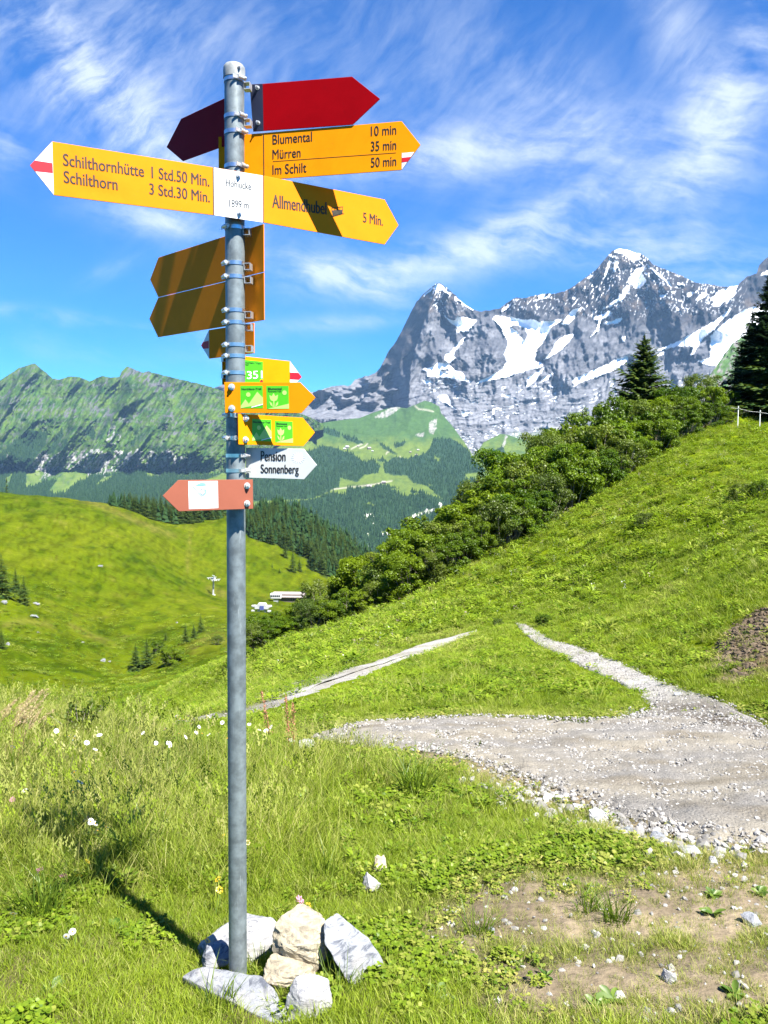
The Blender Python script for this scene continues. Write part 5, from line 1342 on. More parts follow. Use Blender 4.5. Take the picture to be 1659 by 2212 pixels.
# ------------------------------------------------------------------ spruces
m_bark = mat('spruce_bark', (.085, .062, .045), .95, 0, var=.4, vscale=8, bump=.4, bscale=20)
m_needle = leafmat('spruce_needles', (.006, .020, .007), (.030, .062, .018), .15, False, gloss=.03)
m_needl2 = leafmat('sunlit_spruce_needles', (.016, .044, .008), (.080, .115, .018), .2, False, gloss=.03)  # lighter copy of the needles, sunlight put into the colour
def spruce_mesh(name, h, rad, wh, nb, tw, seed, m, lowcut=.06, shape=.9):
    r_ = np.random.default_rng(seed); V = []; Fq = []; tn = []
    for i in range(wh):
        f = i / (wh - 1); z0 = h * (lowcut + (1 - lowcut) * f ** .92) ; L0 = rad * (1 - f) ** shape * (.82 + .36 * r_.random()) + .03 * rad
        for j in range(nb):
            a = 6.283 * (j + .8 * r_.random()) / nb + i * 1.9; L = L0 * (.62 + .55 * r_.random()); z = z0 + h * .02 * r_.normal()
            dx, dy = math.cos(a), math.sin(a); droop = L * (.30 - .45 * f + .12 * r_.normal()); tt = np.clip(r_.normal(.45, .25), 0, 1)
            def pt(s): return np.array([dx * L * s, dy * L * s, z - droop * s ** 1.2 + L * .16 * s ** 3])
            for k in range(tw):
                s = (k + .6 * r_.random() + .25) / tw; p = pt(s)
                for sd_ in (-1, 1):
                    l2 = L * (.34 * (1 - s) + .13) * (.7 + .6 * r_.random()); ang = a + sd_ * (.75 + .3 * r_.normal() * .5)
                    q = p + np.array([math.cos(ang) * l2, math.sin(ang) * l2, -l2 * (.22 + .2 * r_.random())])
                    w = l2 * .24 + .014 * rad; nx, ny = -math.sin(ang) * w, math.cos(ang) * w; b = len(V)
                    mid = (p + q) / 2 + np.array([0, 0, l2 * .06])
                    V += [tuple(p), tuple(mid + np.array([nx, ny, -w * .5])), tuple(q), tuple(mid - np.array([nx, ny, w * .5]))]
                    Fq.append((b, b + 1, b + 2, b + 3)); tn += [np.clip(tt + .2 * r_.normal(), 0, 1)] * 4
            e = pt(1.0); b = len(V); p = pt(.72); w = L * .055
            V += [tuple(p + np.array([-dy * w, dx * w, 0])), tuple(p - np.array([-dy * w, dx * w, 0])), tuple(e * np.array([1.06, 1.06, 1]))]; Fq.append((b, b + 1, b + 2)); tn += [.9] * 3
    b = len(V); w = rad * .05
    V += [(-w, 0, h * .94), (w, 0, h * .94), (0, 0, h * 1.04), (0, -w, h * .94), (0, w, h * .94)]; Fq += [(b, b + 1, b + 2), (b + 3, b + 4, b + 2)]; tn += [.7] * 5
    return mesh(name, V, Fq, m, False, tn)
def trunk_mesh(name, h, r_, n=7):
    mb = MB(); mb.tube([(0, 0, -h * .06), (0, 0, h * .3), (.01 * h, 0, h * .65), (0, 0, h * .97)], [r_, r_ * .75, r_ * .4, r_ * .06], n)
    me = bpy.data.meshes.new(name); me.from_pydata(mb.v, [], mb.f); me.materials.append(m_bark)
    return me
def spruce(label, loc, h, kinds, seed, group=None):
    """kinds: (crown mesh, trunk mesh) made for height 1"""
    cr, tk = kinds; o = empty('spruce_tree', loc, seed * 1.7)
    o.scale = (h, h, h)
    obj('crown', cr, o); obj('trunk', tk, o)
    return tag(o, label, 'tree', group)
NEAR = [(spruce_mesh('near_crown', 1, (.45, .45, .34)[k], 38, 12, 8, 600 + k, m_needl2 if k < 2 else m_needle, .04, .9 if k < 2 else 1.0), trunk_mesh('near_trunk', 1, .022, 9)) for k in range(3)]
MID = [(spruce_mesh('mid_crown', 1, .33 - .02 * k, 20, 9, 4, 620 + k, m_needl2, .03), trunk_mesh('mid_trunk', 1, .02, 5)) for k in range(4)]
def tree_on(x, ytop, ybase, label, kinds, k, group=None, d=None, hmul=1.0):
    if d is None: h_ = hit(x, ybase)
    else:
        t_, s_ = TS(x, ybase); h_ = np.array([t_ * d, d, float(gz(t_ * d, d))])
    tp = at(x, ytop, float(h_[1]))
    return spruce(label, (h_[0], h_[1], h_[2] - .02), (tp.z - h_[2]) * hmul / 1.03, kinds, k, group)
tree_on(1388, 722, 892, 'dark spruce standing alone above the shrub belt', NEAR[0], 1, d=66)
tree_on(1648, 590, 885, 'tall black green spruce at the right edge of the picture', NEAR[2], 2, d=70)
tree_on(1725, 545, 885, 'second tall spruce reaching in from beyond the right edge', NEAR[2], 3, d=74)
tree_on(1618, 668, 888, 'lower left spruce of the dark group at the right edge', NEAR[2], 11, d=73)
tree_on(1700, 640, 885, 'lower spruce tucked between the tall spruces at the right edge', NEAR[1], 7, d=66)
for k, (x, yt, yb, lab) in enumerate(((6, 1195, 1290, 'tallest spruce of the left edge trio in the bowl'), (35, 1225, 1282, 'middle spruce of the left edge trio in the bowl'), (53, 1243, 1305, 'rightmost spruce of the left edge trio in the bowl'), (4, 1352, 1402, 'spruce cut by the left edge below the trio'),
        (294, 1389, 1449, 'left spruce of the dark pair in the bowl'), (318, 1378, 1440, 'right spruce of the dark pair in the bowl'), (358, 1365, 1384, 'small young spruce between the pair and the clump'), (401, 1344, 1388, 'left spruce of the clump beside the pole'), (419, 1348, 1380, 'middle spruce of the clump beside the pole'), (434, 1327, 1366, 'upper right spruce of the clump beside the pole'),
        (616, 1168, 1204, 'lone spruce left of the forest edge'), (633, 1186, 1236, 'spruce standing just outside the forest edge'), (647, 1206, 1234, 'small spruce touching the forest edge'), (604, 1226, 1238, 'tiny spruce alone on the meadow below the forest'), (588, 1215, 1226, 'tiny spruce on the meadow right of the pole'), (15, 1030, 1064, 'small spruce on the skyline of the left hill'), (1538, 1, 1, ''))):
    if lab: tree_on(x, yt, yb, lab, MID[k % 4], k + 5)
# forest on the far shoulder of the bowl: the 290 that show largest as trees, the rest as one wood
FORA = [(546, 1072), (600, 1082), (650, 1102), (700, 1132), (750, 1170), (800, 1206), (818, 1222), (790, 1230), (750, 1247), (704, 1247), (676, 1232), (660, 1206), (634, 1192), (600, 1180), (560, 1168), (536, 1160), (520, 1112)]
FORB = [(236, 1092), (262, 1088), (300, 1078), (380, 1070), (470, 1066), (546, 1072), (530, 1116), (440, 1110), (380, 1110), (330, 1104), (280, 1099)]
r_ = np.random.default_rng(91); spots = []
for poly, n in ((FORA, 720),):
    q = np.array(poly); c = 0
    while c < n:
        x, y = r_.uniform(q[:, 0].min(), q[:, 0].max()), r_.uniform(q[:, 1].min(), q[:, 1].max())
        if inpoly(np.array([x]), np.array([y]), poly)[0]: spots.append((x, y)); c += 1
wood = []
for (x, y) in spots:
    h_ = hit(x, y, 300, 1150); wood.append((h_[0], h_[1], h_[2], 14.5 * (.65 + .6 * r_.random()) * (1.0 if h_[1] > 500 else .7)))
for k in range(230):
    x = r_.uniform(236, 545); d = np.interp(x, [236, 300, 400, 480, 545], [555, 575, 620, 680, 760]) * (1 + .16 * r_.random() ** 1.5); t_, _s = TS(x, 1090)
    wood.append((t_ * d, d, float(gz(t_ * d, d)), np.interp(x, [236, 300, 545], [8, 15, 19]) * (.7 + .5 * r_.random())))
wood.sort(key=lambda w: -w[3] / w[1])
for k, w in enumerate(wood[:290]):
    spruce('spruce in the dense forest on the shoulder right of and behind the pole', w[:3], w[3], MID[k % 4], k, 'spruces of the forest on the bowl shoulder')
def cone_mesh(name, seed, m, tiers=4, n=6):
    r_ = np.random.default_rng(seed); V = []; Fq = []; tn = []
    for i in range(tiers):
        z0 = .04 + .22 * i; z1 = min(1.0, z0 + .40); rr_ = .20 * (1 - i / tiers) + .03; b = len(V); tt = .25 + .5 * r_.random()
        for k in range(n):
            a = 6.283 * k / n + i; q = rr_ * (.75 + .5 * r_.random()); V.append((q * math.cos(a), q * math.sin(a), z0 + .05 * r_.normal())); tn.append(tt + .15 * r_.normal())
        V.append((0, 0, z1 if i < tiers - 1 else 1.0)); tn.append(tt)
        Fq += [(b + k, b + (k + 1) % n, b + n) for k in range(n)]
    return mesh(name, V, Fq, m, False, np.clip(tn, 0, 1))
m_farn = leafmat('far_spruce_needles', (.010, .030, .012), (.036, .070, .024), .0, True, gloss=0.0)
CONES = [cone_mesh('far_spruce', 640 + k, m_farn) for k in range(3)]
rest = np.array(wood[290:])
tag(scatter('forest_remainder', rest[:, :3], rest[:, 3], np.zeros(len(rest)), np.arange(len(rest)) % 3, CONES, None, None, None, m_farn), 'farther spruces filling the forest on the bowl shoulder', 'forest', kind='stuff')
# far woods on the two big slopes
def far_wood(name, label, xr, yr, n, mask, depth, h, seed):
    r_ = np.random.default_rng(seed); x = r_.uniform(*xr, n); y = r_.uniform(*yr, n)
    k = mask(x, y); x, y = x[k], y[k]; d = depth(x, y, 0 * x); T, S = TSv(x, y)
    o = scatter(name, np.stack([T * d, d, S * d - 3], 1), h * (.55 + .7 * r_.random(len(x))), r_.random(len(x)) * 6.28, r_.integers(0, 3, len(x)), CONES, None, r_.random(len(x)), None, m_farn)
    return tag(o, label, 'forest', kind='stuff')
far_wood('far_forest', 'blue green spruce woods on the terraces under the rock massif', (440, 1110), (890, 1240), 24000, v_wood, v_depth, 24, 5)
far_wood('far_forest', 'dark spruce woods along the foot of the green ridge', (-60, 500), (900, 1105), 20000, l_wood, l_depth, 25, 6)

# ------------------------------------------------------------------ shrubs
m_leafA = leafmat('alder_leaves', (.034, .090, .003), (.160, .235, .008), .40, False, gloss=.015, vary=.75)
m_leafB = leafmat('willow_leaves', (.036, .078, .008), (.130, .180, .018), .38, False, gloss=.02, vary=.75)
m_twig = mat('shrub_twigs', (.24, .21, .17), .9, 0, var=.3, vscale=10)
def shrub_meshes(seed, m, leaves=15000, lsz=.062):
    """height 1, half width about .55; leaf size given for a 3 m shrub; leaves sit on rounded boughs and upright shoots"""
    r_ = np.random.default_rng(seed); cl = []
    for k in range(60):
        f = r_.random(); z = .08 + .80 * f ** .85; a = r_.random() * 6.283
        rad = .47 * math.sqrt(max(.03, 1 - ((z - .34) / .68) ** 2)) * (.45 + .62 * r_.random())
        cl.append((rad * math.cos(a), rad * math.sin(a), z, .055 + .095 * r_.random() ** 1.4, np.clip(r_.normal(.5, .24), 0, 1), 1.0))
    shoots = []
    for k in range(14):
        a = r_.random() * 6.283; q = .42 * math.sqrt(r_.random()); z = .62 + .36 * r_.random() - q * .35
        shoots.append((q * math.cos(a), q * math.sin(a), z)); cl.append((q * math.cos(a), q * math.sin(a), z, .035 + .03 * r_.random(), np.clip(r_.normal(.65, .2), 0, 1), 2.4))
    C = np.array(cl); w = C[:, 3] ** 1.6; w /= w.sum(); pick = r_.choice(len(C), leaves, p=w); c0 = C[pick]
    d = r_.normal(size=(leaves, 3)) + c0[:, :3] * np.array([1.2, 1.2, .8]) + np.array([0, 0, .1]); d /= np.linalg.norm(d, axis=1)[:, None]
    c = c0[:, :3] + d * (c0[:, 3] * (.45 + .65 * r_.random(leaves)))[:, None] * np.stack([np.full(leaves, 1.1), np.full(leaves, 1.1), .8 * c0[:, 5]], 1)
    nrm = d * .75 + r_.normal(size=(leaves, 3)) * .55 + np.array([0, 0, .35]); nrm /= np.linalg.norm(nrm, axis=1)[:, None]
    t1 = np.cross(nrm, r_.normal(size=(leaves, 3))); t1 /= np.linalg.norm(t1, axis=1)[:, None]; t2 = np.cross(nrm, t1); s_ = (lsz / 3 * (.5 + .8 * r_.random(leaves)))[:, None]
    V = np.stack([c - t1 * s_, c + t2 * s_ * .6 + nrm * s_ * .12, c + t1 * s_, c - t2 * s_ * .6 + nrm * s_ * .12], 1)
    ok = c[:, 2] > .012; V = V[ok]; tn = np.clip(c0[:, 4] + .22 * r_.normal(size=leaves), 0, 1)[ok]
    fo = mesh('shrub_foliage', V.reshape(-1, 3), np.arange(len(V) * 4).reshape(-1, 4), m, False, np.repeat(tn, 4))
    mb = MB()
    for (x_, y_, z_) in shoots: mb.tube([(x_ * .1, y_ * .1, -.08), (x_ * .6, y_ * .6, z_ * .4), (x_, y_, z_ + .05)], [.011, .008, .002], 5, False)
    for k in range(7):   # bare grey branches low on the outside
        a = r_.random() * 6.283; q = .45 + .12 * r_.random()
        mb.tube([(.05 * math.cos(a), .05 * math.sin(a), -.05), (q * .7 * math.cos(a), q * .7 * math.sin(a), .10 + .1 * r_.random()), (q * 1.1 * math.cos(a + .15), q * 1.1 * math.sin(a + .15), .25 + .2 * r_.random())], [.010, .006, .002], 5, False)
    st = bpy.data.meshes.new('shrub_stem'); st.from_pydata(mb.v, [], mb.f); st.materials.append(m_twig)
    return fo, st
SHR = [shrub_meshes(700 + k, (m_leafA, m_leafA, m_leafB)[k % 3], (20000, 17000, 15000, 21000, 20000, 9000)[k], (.050, .060, .042, .054, .046, .05)[k]) for k in range(6)]
def shrub(label, loc, h, wid, k, group=None, name='shrub'):
    o = empty(name, loc, k * 2.3); o.scale = (wid, wid, h)
    obj('foliage', SHR[(k * 5 + k // 7) % 6][0], o); obj('stem', SHR[(k * 5 + k // 7) % 6][1], o)
    return tag(o, label, 'shrub', group)
FRONT = [(545, 1408, 42), (640, 1374, 42), (760, 1340, 42), (860, 1300, 42), (960, 1252, 42), (1000, 1218, 43), (1100, 1168, 45), (1180, 1132, 47), (1280, 1082, 50), (1400, 1004, 54), (1480, 964, 57), (1585, 905, 62)]
TOPL = [(540, 1325), (600, 1312), (640, 1298), (690, 1262), (760, 1228), (810, 1192), (835, 1180), (852, 1150), (890, 1122), (940, 1112), (975, 1092), (1040, 1032), (1100, 980), (1180, 924), (1240, 888), (1300, 872), (1350, 852), (1400, 850), (1440, 838), (1480, 818), (1515, 802), (1550, 806), (1575, 845), (1600, 900)]
FR = np.array(FRONT); r_ = np.random.default_rng(17); k = 0
ORD = 'first second third fourth fifth sixth seventh eighth ninth tenth eleventh twelfth thirteenth fourteenth fifteenth sixteenth seventeenth eighteenth nineteenth twentieth'.split()
ORD += ['twenty ' + o_ for o_ in ORD[:9]] + ['thirtieth']
for row, (step, dd, lift) in enumerate(((37, 0.0, .54), (43, 3.0, .84), (48, 6.0, 1.0))):
    x = 525 + row * 15; c_ = 0
    while x < 1590:
        xx_ = x + r_.normal() * 6; yb = np.interp(xx_, FR[:, 0], FR[:, 1]); d = np.interp(xx_, FR[:, 0], FR[:, 2]) + dd
        yt = interp(xx_, TOPL); ytop = yb + (yt - yb) * lift + r_.normal() * 10 + (4 if row else 0)
        t_, _s = TS(xx_, (yb + ytop) / 2); X, Y = t_ * d, d; z = float(gz(X, Y)); h = at(xx_, ytop, d).z - z
        if h > .7:
            wid = min(max(h * 1.05, 1.9), 4.4) * r_.uniform(.88, 1.32)
            shrub('leafy green shrub, %s from the pole in the %s row of the belt' % (ORD[min(c_, 28)], ('front', 'middle', 'back')[row]), (X, Y, z), h, wid, k, 'shrubs of the belt along the slope'); k += 1; c_ += 1
        x += step
for x, yt, yb, w, lab in ((374, 1394, 1434, 60, 'rounded green bush at the foot of the spruce clump in the bowl'), (341, 1382, 1412, 34, 'smaller bush between dark spruce pair and rounded bush'), (470, 1372, 1392, 30, 'low bush just left of the pole in the bowl'), (1600, 1040, 1085, 60, 'low leafy bush on the upper right slope'), (1640, 1035, 1080, 50, 'leafy bush at the right edge of the upper slope'), (1390, 1105, 1140, 46, 'dark leafy bush on the slope below the belt'), (1075, 1335, 1352, 30, 'small dark bush left of where the grey path ends'), (1172, 1325, 1352, 34, 'small dark bush right of where the grey path ends')):
    h_ = hit(x, yb); d = float(h_[1]); hh = at(x, yt, d).z - h_[2]
    shrub(lab, tuple(h_), hh, RW(w, d) / 1.05, int(x), None, 'bush')
# leafy young bush in the near meadow, left
def near_bush(label, x, yt, yb, d, w, seed, n=420):
    h_ = at(x, yb, d); z = float(gz(h_.x, d)); hh = at(x, yt, d).z - z; r_ = np.random.default_rng(seed)
    o = empty('bush', (h_.x, d, z)); tag(o, label, 'shrub')
    V = []; Fq = []; tn = []; mb = MB()
    for s in range(15):
        a = r_.random() * 6.283; q = w * (.15 + .4 * r_.random()); tip = np.array([q * math.cos(a), q * math.sin(a), hh * (.6 + .42 * r_.random())])
        mb.tube([(.02 * math.cos(a), .02 * math.sin(a), -.03), tuple(tip * np.array([.45, .45, .55])), tuple(tip)], [.005, .0035, .0015], 5, False)
        for i in range(n // 15):
            f = .25 + .78 * r_.random(); p = tip * np.array([f ** 1.1, f ** 1.1, f]) + r_.normal(size=3) * .012; dd = Vector(r_.normal(size=3) + np.array([0, 0, .7])).normalized(); ww = dd.cross(Vector(r_.normal(size=3))).normalized()
            L = .028 + .022 * r_.random(); pl = leaf_poly(p, dd, ww, L, L * .55, .1); b = len(V); V += [tuple(v) for v in pl]; Fq.append(tuple(range(b, b + len(pl)))); tn += [float(np.clip(r_.normal(.45, .25), 0, 1))] * len(pl)
    obj('foliage', mesh('near_bush_foliage', V, Fq, m_leafB, False, tn), o); mb.build('stem', m_twig, o)
near_bush('dark young willow bush in the tall grass at the left', 172, 1512, 1640, 6.3, .42, 801)
near_bush('low willow shoots beside the young bush at the left', 85, 1550, 1640, 6.1, .36, 802, 240)
# ------------------------------------------------------------------ flowers and single plants of the near meadow
m_petal = leafmat('white_petals', (.60, .60, .58), (.72, .72, .70), .25, False, gloss=.02); m_disc = mat('yellow_flower_disc', (.55, .30, .01), .8)
m_stemg = mat('green_stem', (.10, .17, .03), .7); m_butter = leafmat('yellow_petals', (.62, .38, .005), (.68, .45, .01), .2, False, gloss=.1); m_clovp = leafmat('pink_petals', (.45, .16, .28), (.62, .34, .45), .3, False, gloss=.02)
def daisy_meshes(R0=.024, n=13):
    V = []; Fq = []
    for k in range(n):
        a = 6.283 * k / n; d = Vector((math.cos(a), math.sin(a), .10)); w = Vector((-math.sin(a), math.cos(a), 0)); b = len(V)
        V += [tuple(d * .006 - w * .0015), tuple(d * .006 + w * .0015), tuple(d * R0 * .8 + w * .0042), tuple(d * R0), tuple(d * R0 * .8 - w * .0042)]; Fq.append((b, b + 1, b + 2, b + 3, b + 4))
    pet = mesh('daisy_petals', V, Fq, m_petal, False, np.full(len(V), .5))
    bm = bmesh.new(); bmesh.ops.create_uvsphere(bm, u_segments=8, v_segments=5, radius=.0075); bmesh.ops.scale(bm, vec=(1, 1, .5), verts=bm.verts); bmesh.ops.translate(bm, vec=(0, 0, .003), verts=bm.verts)
    dm = bpy.data.meshes.new('daisy_disc'); bm.to_mesh(dm); bm.free(); dm.materials.append(m_disc)
    return pet, dm
DPET, DDISC = daisy_meshes()
BPET = daisy_meshes(.013, 6)[0].copy(); BPET.materials.clear(); BPET.materials.append(m_butter)
def ball_mesh():
    t = leaf_clump(40, .010, .006, .011, .018, 951, .5, 1); return mesh('clover_head', t[0], t[1], m_clovp, False, t[2])
CPET = ball_mesh()
def flower(kind, x, y, f, lab, grp, seed):
    h_ = hit(x, y, 1.6, 60); d = float(h_[1]); p = at(x, y, d); z = float(gz(p.x, d))
    while p.z - z < f and d > 1.8: d *= .985; p = at(x, y, d); z = float(gz(p.x, d))
    if p.z - z < .03: z = p.z - .05
    o = empty(kind, (p.x, d, z)); r_ = np.random.default_rng(seed)
    mb = MB(); mb.tube([(r_.normal() * .02, r_.normal() * .02, -.02), (r_.normal() * .006, 0, (p.z - z) * .55), (0, 0, p.z - z - .001)], [.0014, .0012, .0010], 5, False); mb.build('stem', m_stemg, o)
    if kind == 'daisy':
        a = obj('petals', DPET, o); b = obj('flower_disc', DDISC, o); pr = (a, b); sc_ = (.45 if y > 1900 else .64) + .25 * r_.random()
    else:
        a = obj('petals', BPET if kind == 'buttercup' else CPET, o); pr = (a,); sc_ = 1.0 + .3 * r_.random()
    for q in pr: q.location = (0, 0, p.z - z); q.rotation_euler = (R(38) + r_.normal() * .3, r_.normal() * .3 + .25, r_.random() * 6); q.scale = (sc_,) * 3
    tag(o, lab, 'flower', grp)
D3 = lambda p: crop(0, 2600, 1100, p)
DAISY = D3([(410, 450), (440, 462), (515, 490), (590, 445), (565, 530), (440, 663), (475, 725), (430, 782), (146, 775), (822, 885), (566, 970), (538, 958), (626, 988), (575, 1014), (430, 1612), (394, 1640), (80, 1505), (1050, 332), (1092, 352), (1115, 330), (1240, 336), (1062, 436), (1102, 456), (1165, 430), (1200, 436), (1240, 442), (840, 395), (850, 432), (1000, 492), (1012, 508), (1350, 465), (1540, 414), (1580, 418), (1610, 396), (1480, 380), (75, 515), (320, 385), (335, 420), (1320, 370), (1300, 430), (1180, 395), (1130, 380), (925, 492), (1068, 350), (1228, 345), (980, 410), (1390, 420), (1420, 500)])
for k, (x, y) in enumerate(DAISY): flower('daisy', x, y, .05 if y > 1900 else .15 if y > 1700 else .32, 'white oxeye daisy on a thin stem in the tall meadow grass', 'oxeye daisies in the tall grass', 900 + k)
for k, (x, y) in enumerate(D3([(1230, 1665), (1300, 1360), (1325, 1045), (1470, 1082), (520, 1195), (470, 1280)]) + crop(650, 3450, 1000, [(345, 20), (360, 90), (978, 126), (932, 196)])): flower('buttercup', x, y, .10, 'small yellow buttercup low in the grass near the pole', 'buttercups near the pole', 960 + k)
for k, (x, y) in enumerate(D3([(248, 1258), (525, 945), (85, 830), (372, 1300)]) + crop(650, 3450, 1000, [(865, 172)])): flower('clover_flower', x, y, .13, 'pink clover head in the meadow grass', 'pink clover heads in the grass', 980 + k)
# dock: reddish brown seed stalks
m_dock = mat('dock_seeds', (.20, .085, .045), .9, 0, var=.5, vscale=60, col2=(.34, .16, .09))
def dock(lab, x0, y0, x1, y1, d, seed):
    a = at(x0, y0, d); b = at(x1, y1, d); z = float(gz(a.x, d)); r_ = np.random.default_rng(seed)
    o = empty('dock_plant', (a.x, d, z)); tag(o, lab, 'plant'); tip = Vector((b.x - a.x, .02, b.z - z)); mb = MB()
    mb.tube([(0, 0, -.04), tuple(tip * .5 + Vector((.006, 0, 0))), tuple(tip)], [.0045, .0035, .0015], 6); mb.build('stalk', m_dock, o)
    mb = MB()
    for k in range(260):
        f = .32 + .68 * r_.random(); c = tip * f + Vector(r_.normal(size=3)) * (.016 * (1.15 - f * .8)); s = .004 + .005 * r_.random()
        q = [Vector(r_.normal(size=3)).normalized() * s for _ in range(3)]; mb.add([c + q[0], c + q[1], c + q[2], c - q[0]], [(0, 1, 2), (0, 2, 3), (1, 3, 2)])
    mb.build('seed_head', m_dock, o, fix=False)
dock('left reddish brown dock seed stalk leaning beside the pole', 588, 1572, 564, 1494, 6.6, 1)
dock('right reddish brown dock seed stalk standing beside the pole', 624, 1602, 617, 1506, 6.4, 2)
dock('short reddish dock stalk against the right dock stalk', 634, 1600, 632, 1520, 6.5, 3)
# pale feathery grass panicles at the left edge
m_pan = leafmat('straw_panicle', (.34, .24, .12), (.55, .45, .25), .3, False, gloss=.03)
def panicle(x0, y0, x1, y1, d, seed):
    a = at(x0, y0, d); b = at(x1, y1, d); z = float(gz(a.x, d)); r_ = np.random.default_rng(seed)
    o = empty('feathery_grass', (a.x, d, z)); tag(o, 'pale straw coloured feathery grass plume at the left edge', 'grass plume', 'feathery grass plumes at the left edge')
    tip = Vector((b.x - a.x, .05, b.z - z)); mid = Vector((tip.x * .35, 0, tip.z * .62)); mb = MB()
    mb.tube([(0, 0, -.03), tuple(mid), tuple(tip)], [.0022, .0017, .0007], 5, False); mb.build('stalk', m_pan, o, fix=False)
    V = []; Fq = []; tn = []
    for k in range(150):
        f = .55 + .47 * r_.random(); c = mid.lerp(tip, (f - .5) * 2) + Vector(r_.normal(size=3)) * .018 * (1.25 - f); dd = ((tip - mid).normalized() + Vector(r_.normal(size=3)) * .35).normalized(); w = dd.cross(Vector(r_.normal(size=3))).normalized(); L = .012 + .012 * r_.random(); bq = len(V)
        V += [tuple(c), tuple(c + dd * L * .5 + w * .0022), tuple(c + dd * L), tuple(c + dd * L * .5 - w * .0022)]; Fq.append((bq, bq + 1, bq + 2, bq + 3)); tn += [r_.random()] * 4
    obj('plume', mesh('plume', V, Fq, m_pan, False, tn), o)
for k in range(16):
    x0 = -30 + 75 * rng.random(); x1 = x0 + 25 + 55 * rng.random(); panicle(x0, 1680, x1, 1492 + 70 * rng.random(), 5.0 + rng.random(), 1000 + k)
# plantain rosettes and a dark tuft on the trodden ground
m_plan = leafmat('plantain_leaf', (.035, .085, .008), (.11, .165, .02), .25, False, gloss=.03)
def rosette(lab, x, y, n, L0, seed, rise=.3):
    h_ = hit(x, y); r_ = np.random.default_rng(seed); o = empty('plantain', tuple(h_)); tag(o, lab, 'plant')
    n = n + 3
    for k in range(n):
        a = 6.283 * k / n + r_.normal() * .4; d = Vector((math.cos(a), math.sin(a), -.02 + rise * r_.random() * 1.6)).normalized(); w = (d.cross(Vector((0, 0, 1))).normalized() + Vector((0, 0, r_.normal() * .3))).normalized(); L = L0 * (.45 + .5 * r_.random())
        p = leaf_poly((0, 0, .004), d, w, L, L * .52, .3); nn = len(p)
        mid = Vector((0, 0, .004)) + d * L * .5 + Vector((0, 0, .3 * L * .25 - .008))
        obj('leaf', mesh('plantain_leaf', p + [mid], [(i, (i + 1) % nn, nn) for i in range(nn)], m_plan, True, np.full(nn + 1, float(r_.random()))), o)
for k, (x, y, n, L, lab) in enumerate(((1120, 2085, 9, .05, 'dark leafy plantain clump on the bare earth'), (945, 2165, 5, .075, 'pale broad leaved plantain at the lower middle'), (1325, 2160, 6, .07, 'plantain with curled leaves at the lower right'), (1290, 2175, 5, .06, 'pale plantain left of the curled one'), (1590, 2150, 6, .06, 'plantain near the lower right corner'), (1540, 1935, 5, .07, 'plantain on the trodden ground at the right'), (1540, 1975, 5, .06, 'lower plantain on the trodden ground at the right'), (1640, 1930, 5, .07, 'plantain at the right edge beside the road'), (1180, 2110, 5, .04, 'tiny plantain right of the dark clump'),
        (205, 1905, 3, .10, 'large pale leaf plant in the shadow of the boards'), (255, 2010, 4, .07, 'broad leaved plant left of the pole shadow'), (110, 2140, 6, .06, 'light green lobed leaf plant at the lower left'), (40, 2180, 5, .06, 'leafy plant in the lower left corner'))): rosette(lab, x, y, n, L, 1100 + k)
def tuft(lab, x, y, sc_, seed, n=70, h=(.07, .17)):
    h_ = hit(x, y); t = blades(n, .05, h[0], h[1], .0028, .0045, .75, seed, 4)
    o = obj('grass_tuft', mesh('grass_tuft', t[0], t[1], m_tuft, False, t[2])); o.location = tuple(h_); o.scale = (sc_,) * 3; tag(o, lab, 'grass tuft')
m_tuft = leafmat('tuft_blades', (.050, .100, .008), (.17, .235, .02), .4, False, gloss=.02)
tuft('dark green grass tuft standing on the bare earth', 1035, 2020, 1.0, 1201)
tuft('wide dark grass tuft on the trodden ground', 1330, 1990, 1.1, 1202, 90); tuft('dark tuft of grass behind the wide one', 1270, 1965, 1.0, 1203, 80)
tuft('tall grass tuft at the left edge of the meadow', 85, 1980, 1.5, 1204, 110, (.10, .22)); tuft('grass tuft growing between pole and boulders', 560, 2100, .85, 1205, 40, (.08, .17)); tuft('grass tuft in front of the low grey boulder', 470, 2185, 1.0, 1206, 60); tuft('grass tuft by the right edge of the stone pile', 730, 2150, .9, 1207, 50)
tuft('lush grass tuft left of the gravel road tip', 900, 1720, 1.9, 1208, 120, (.10, .22)); tuft('long bladed tuft beyond the boulders', 700, 1900, 1.2, 1209, 60, (.10, .2)); tuft('shaded long grass tuft where the boards throw shadow', 300, 1860, 1.7, 1210, 110, (.10, .22))

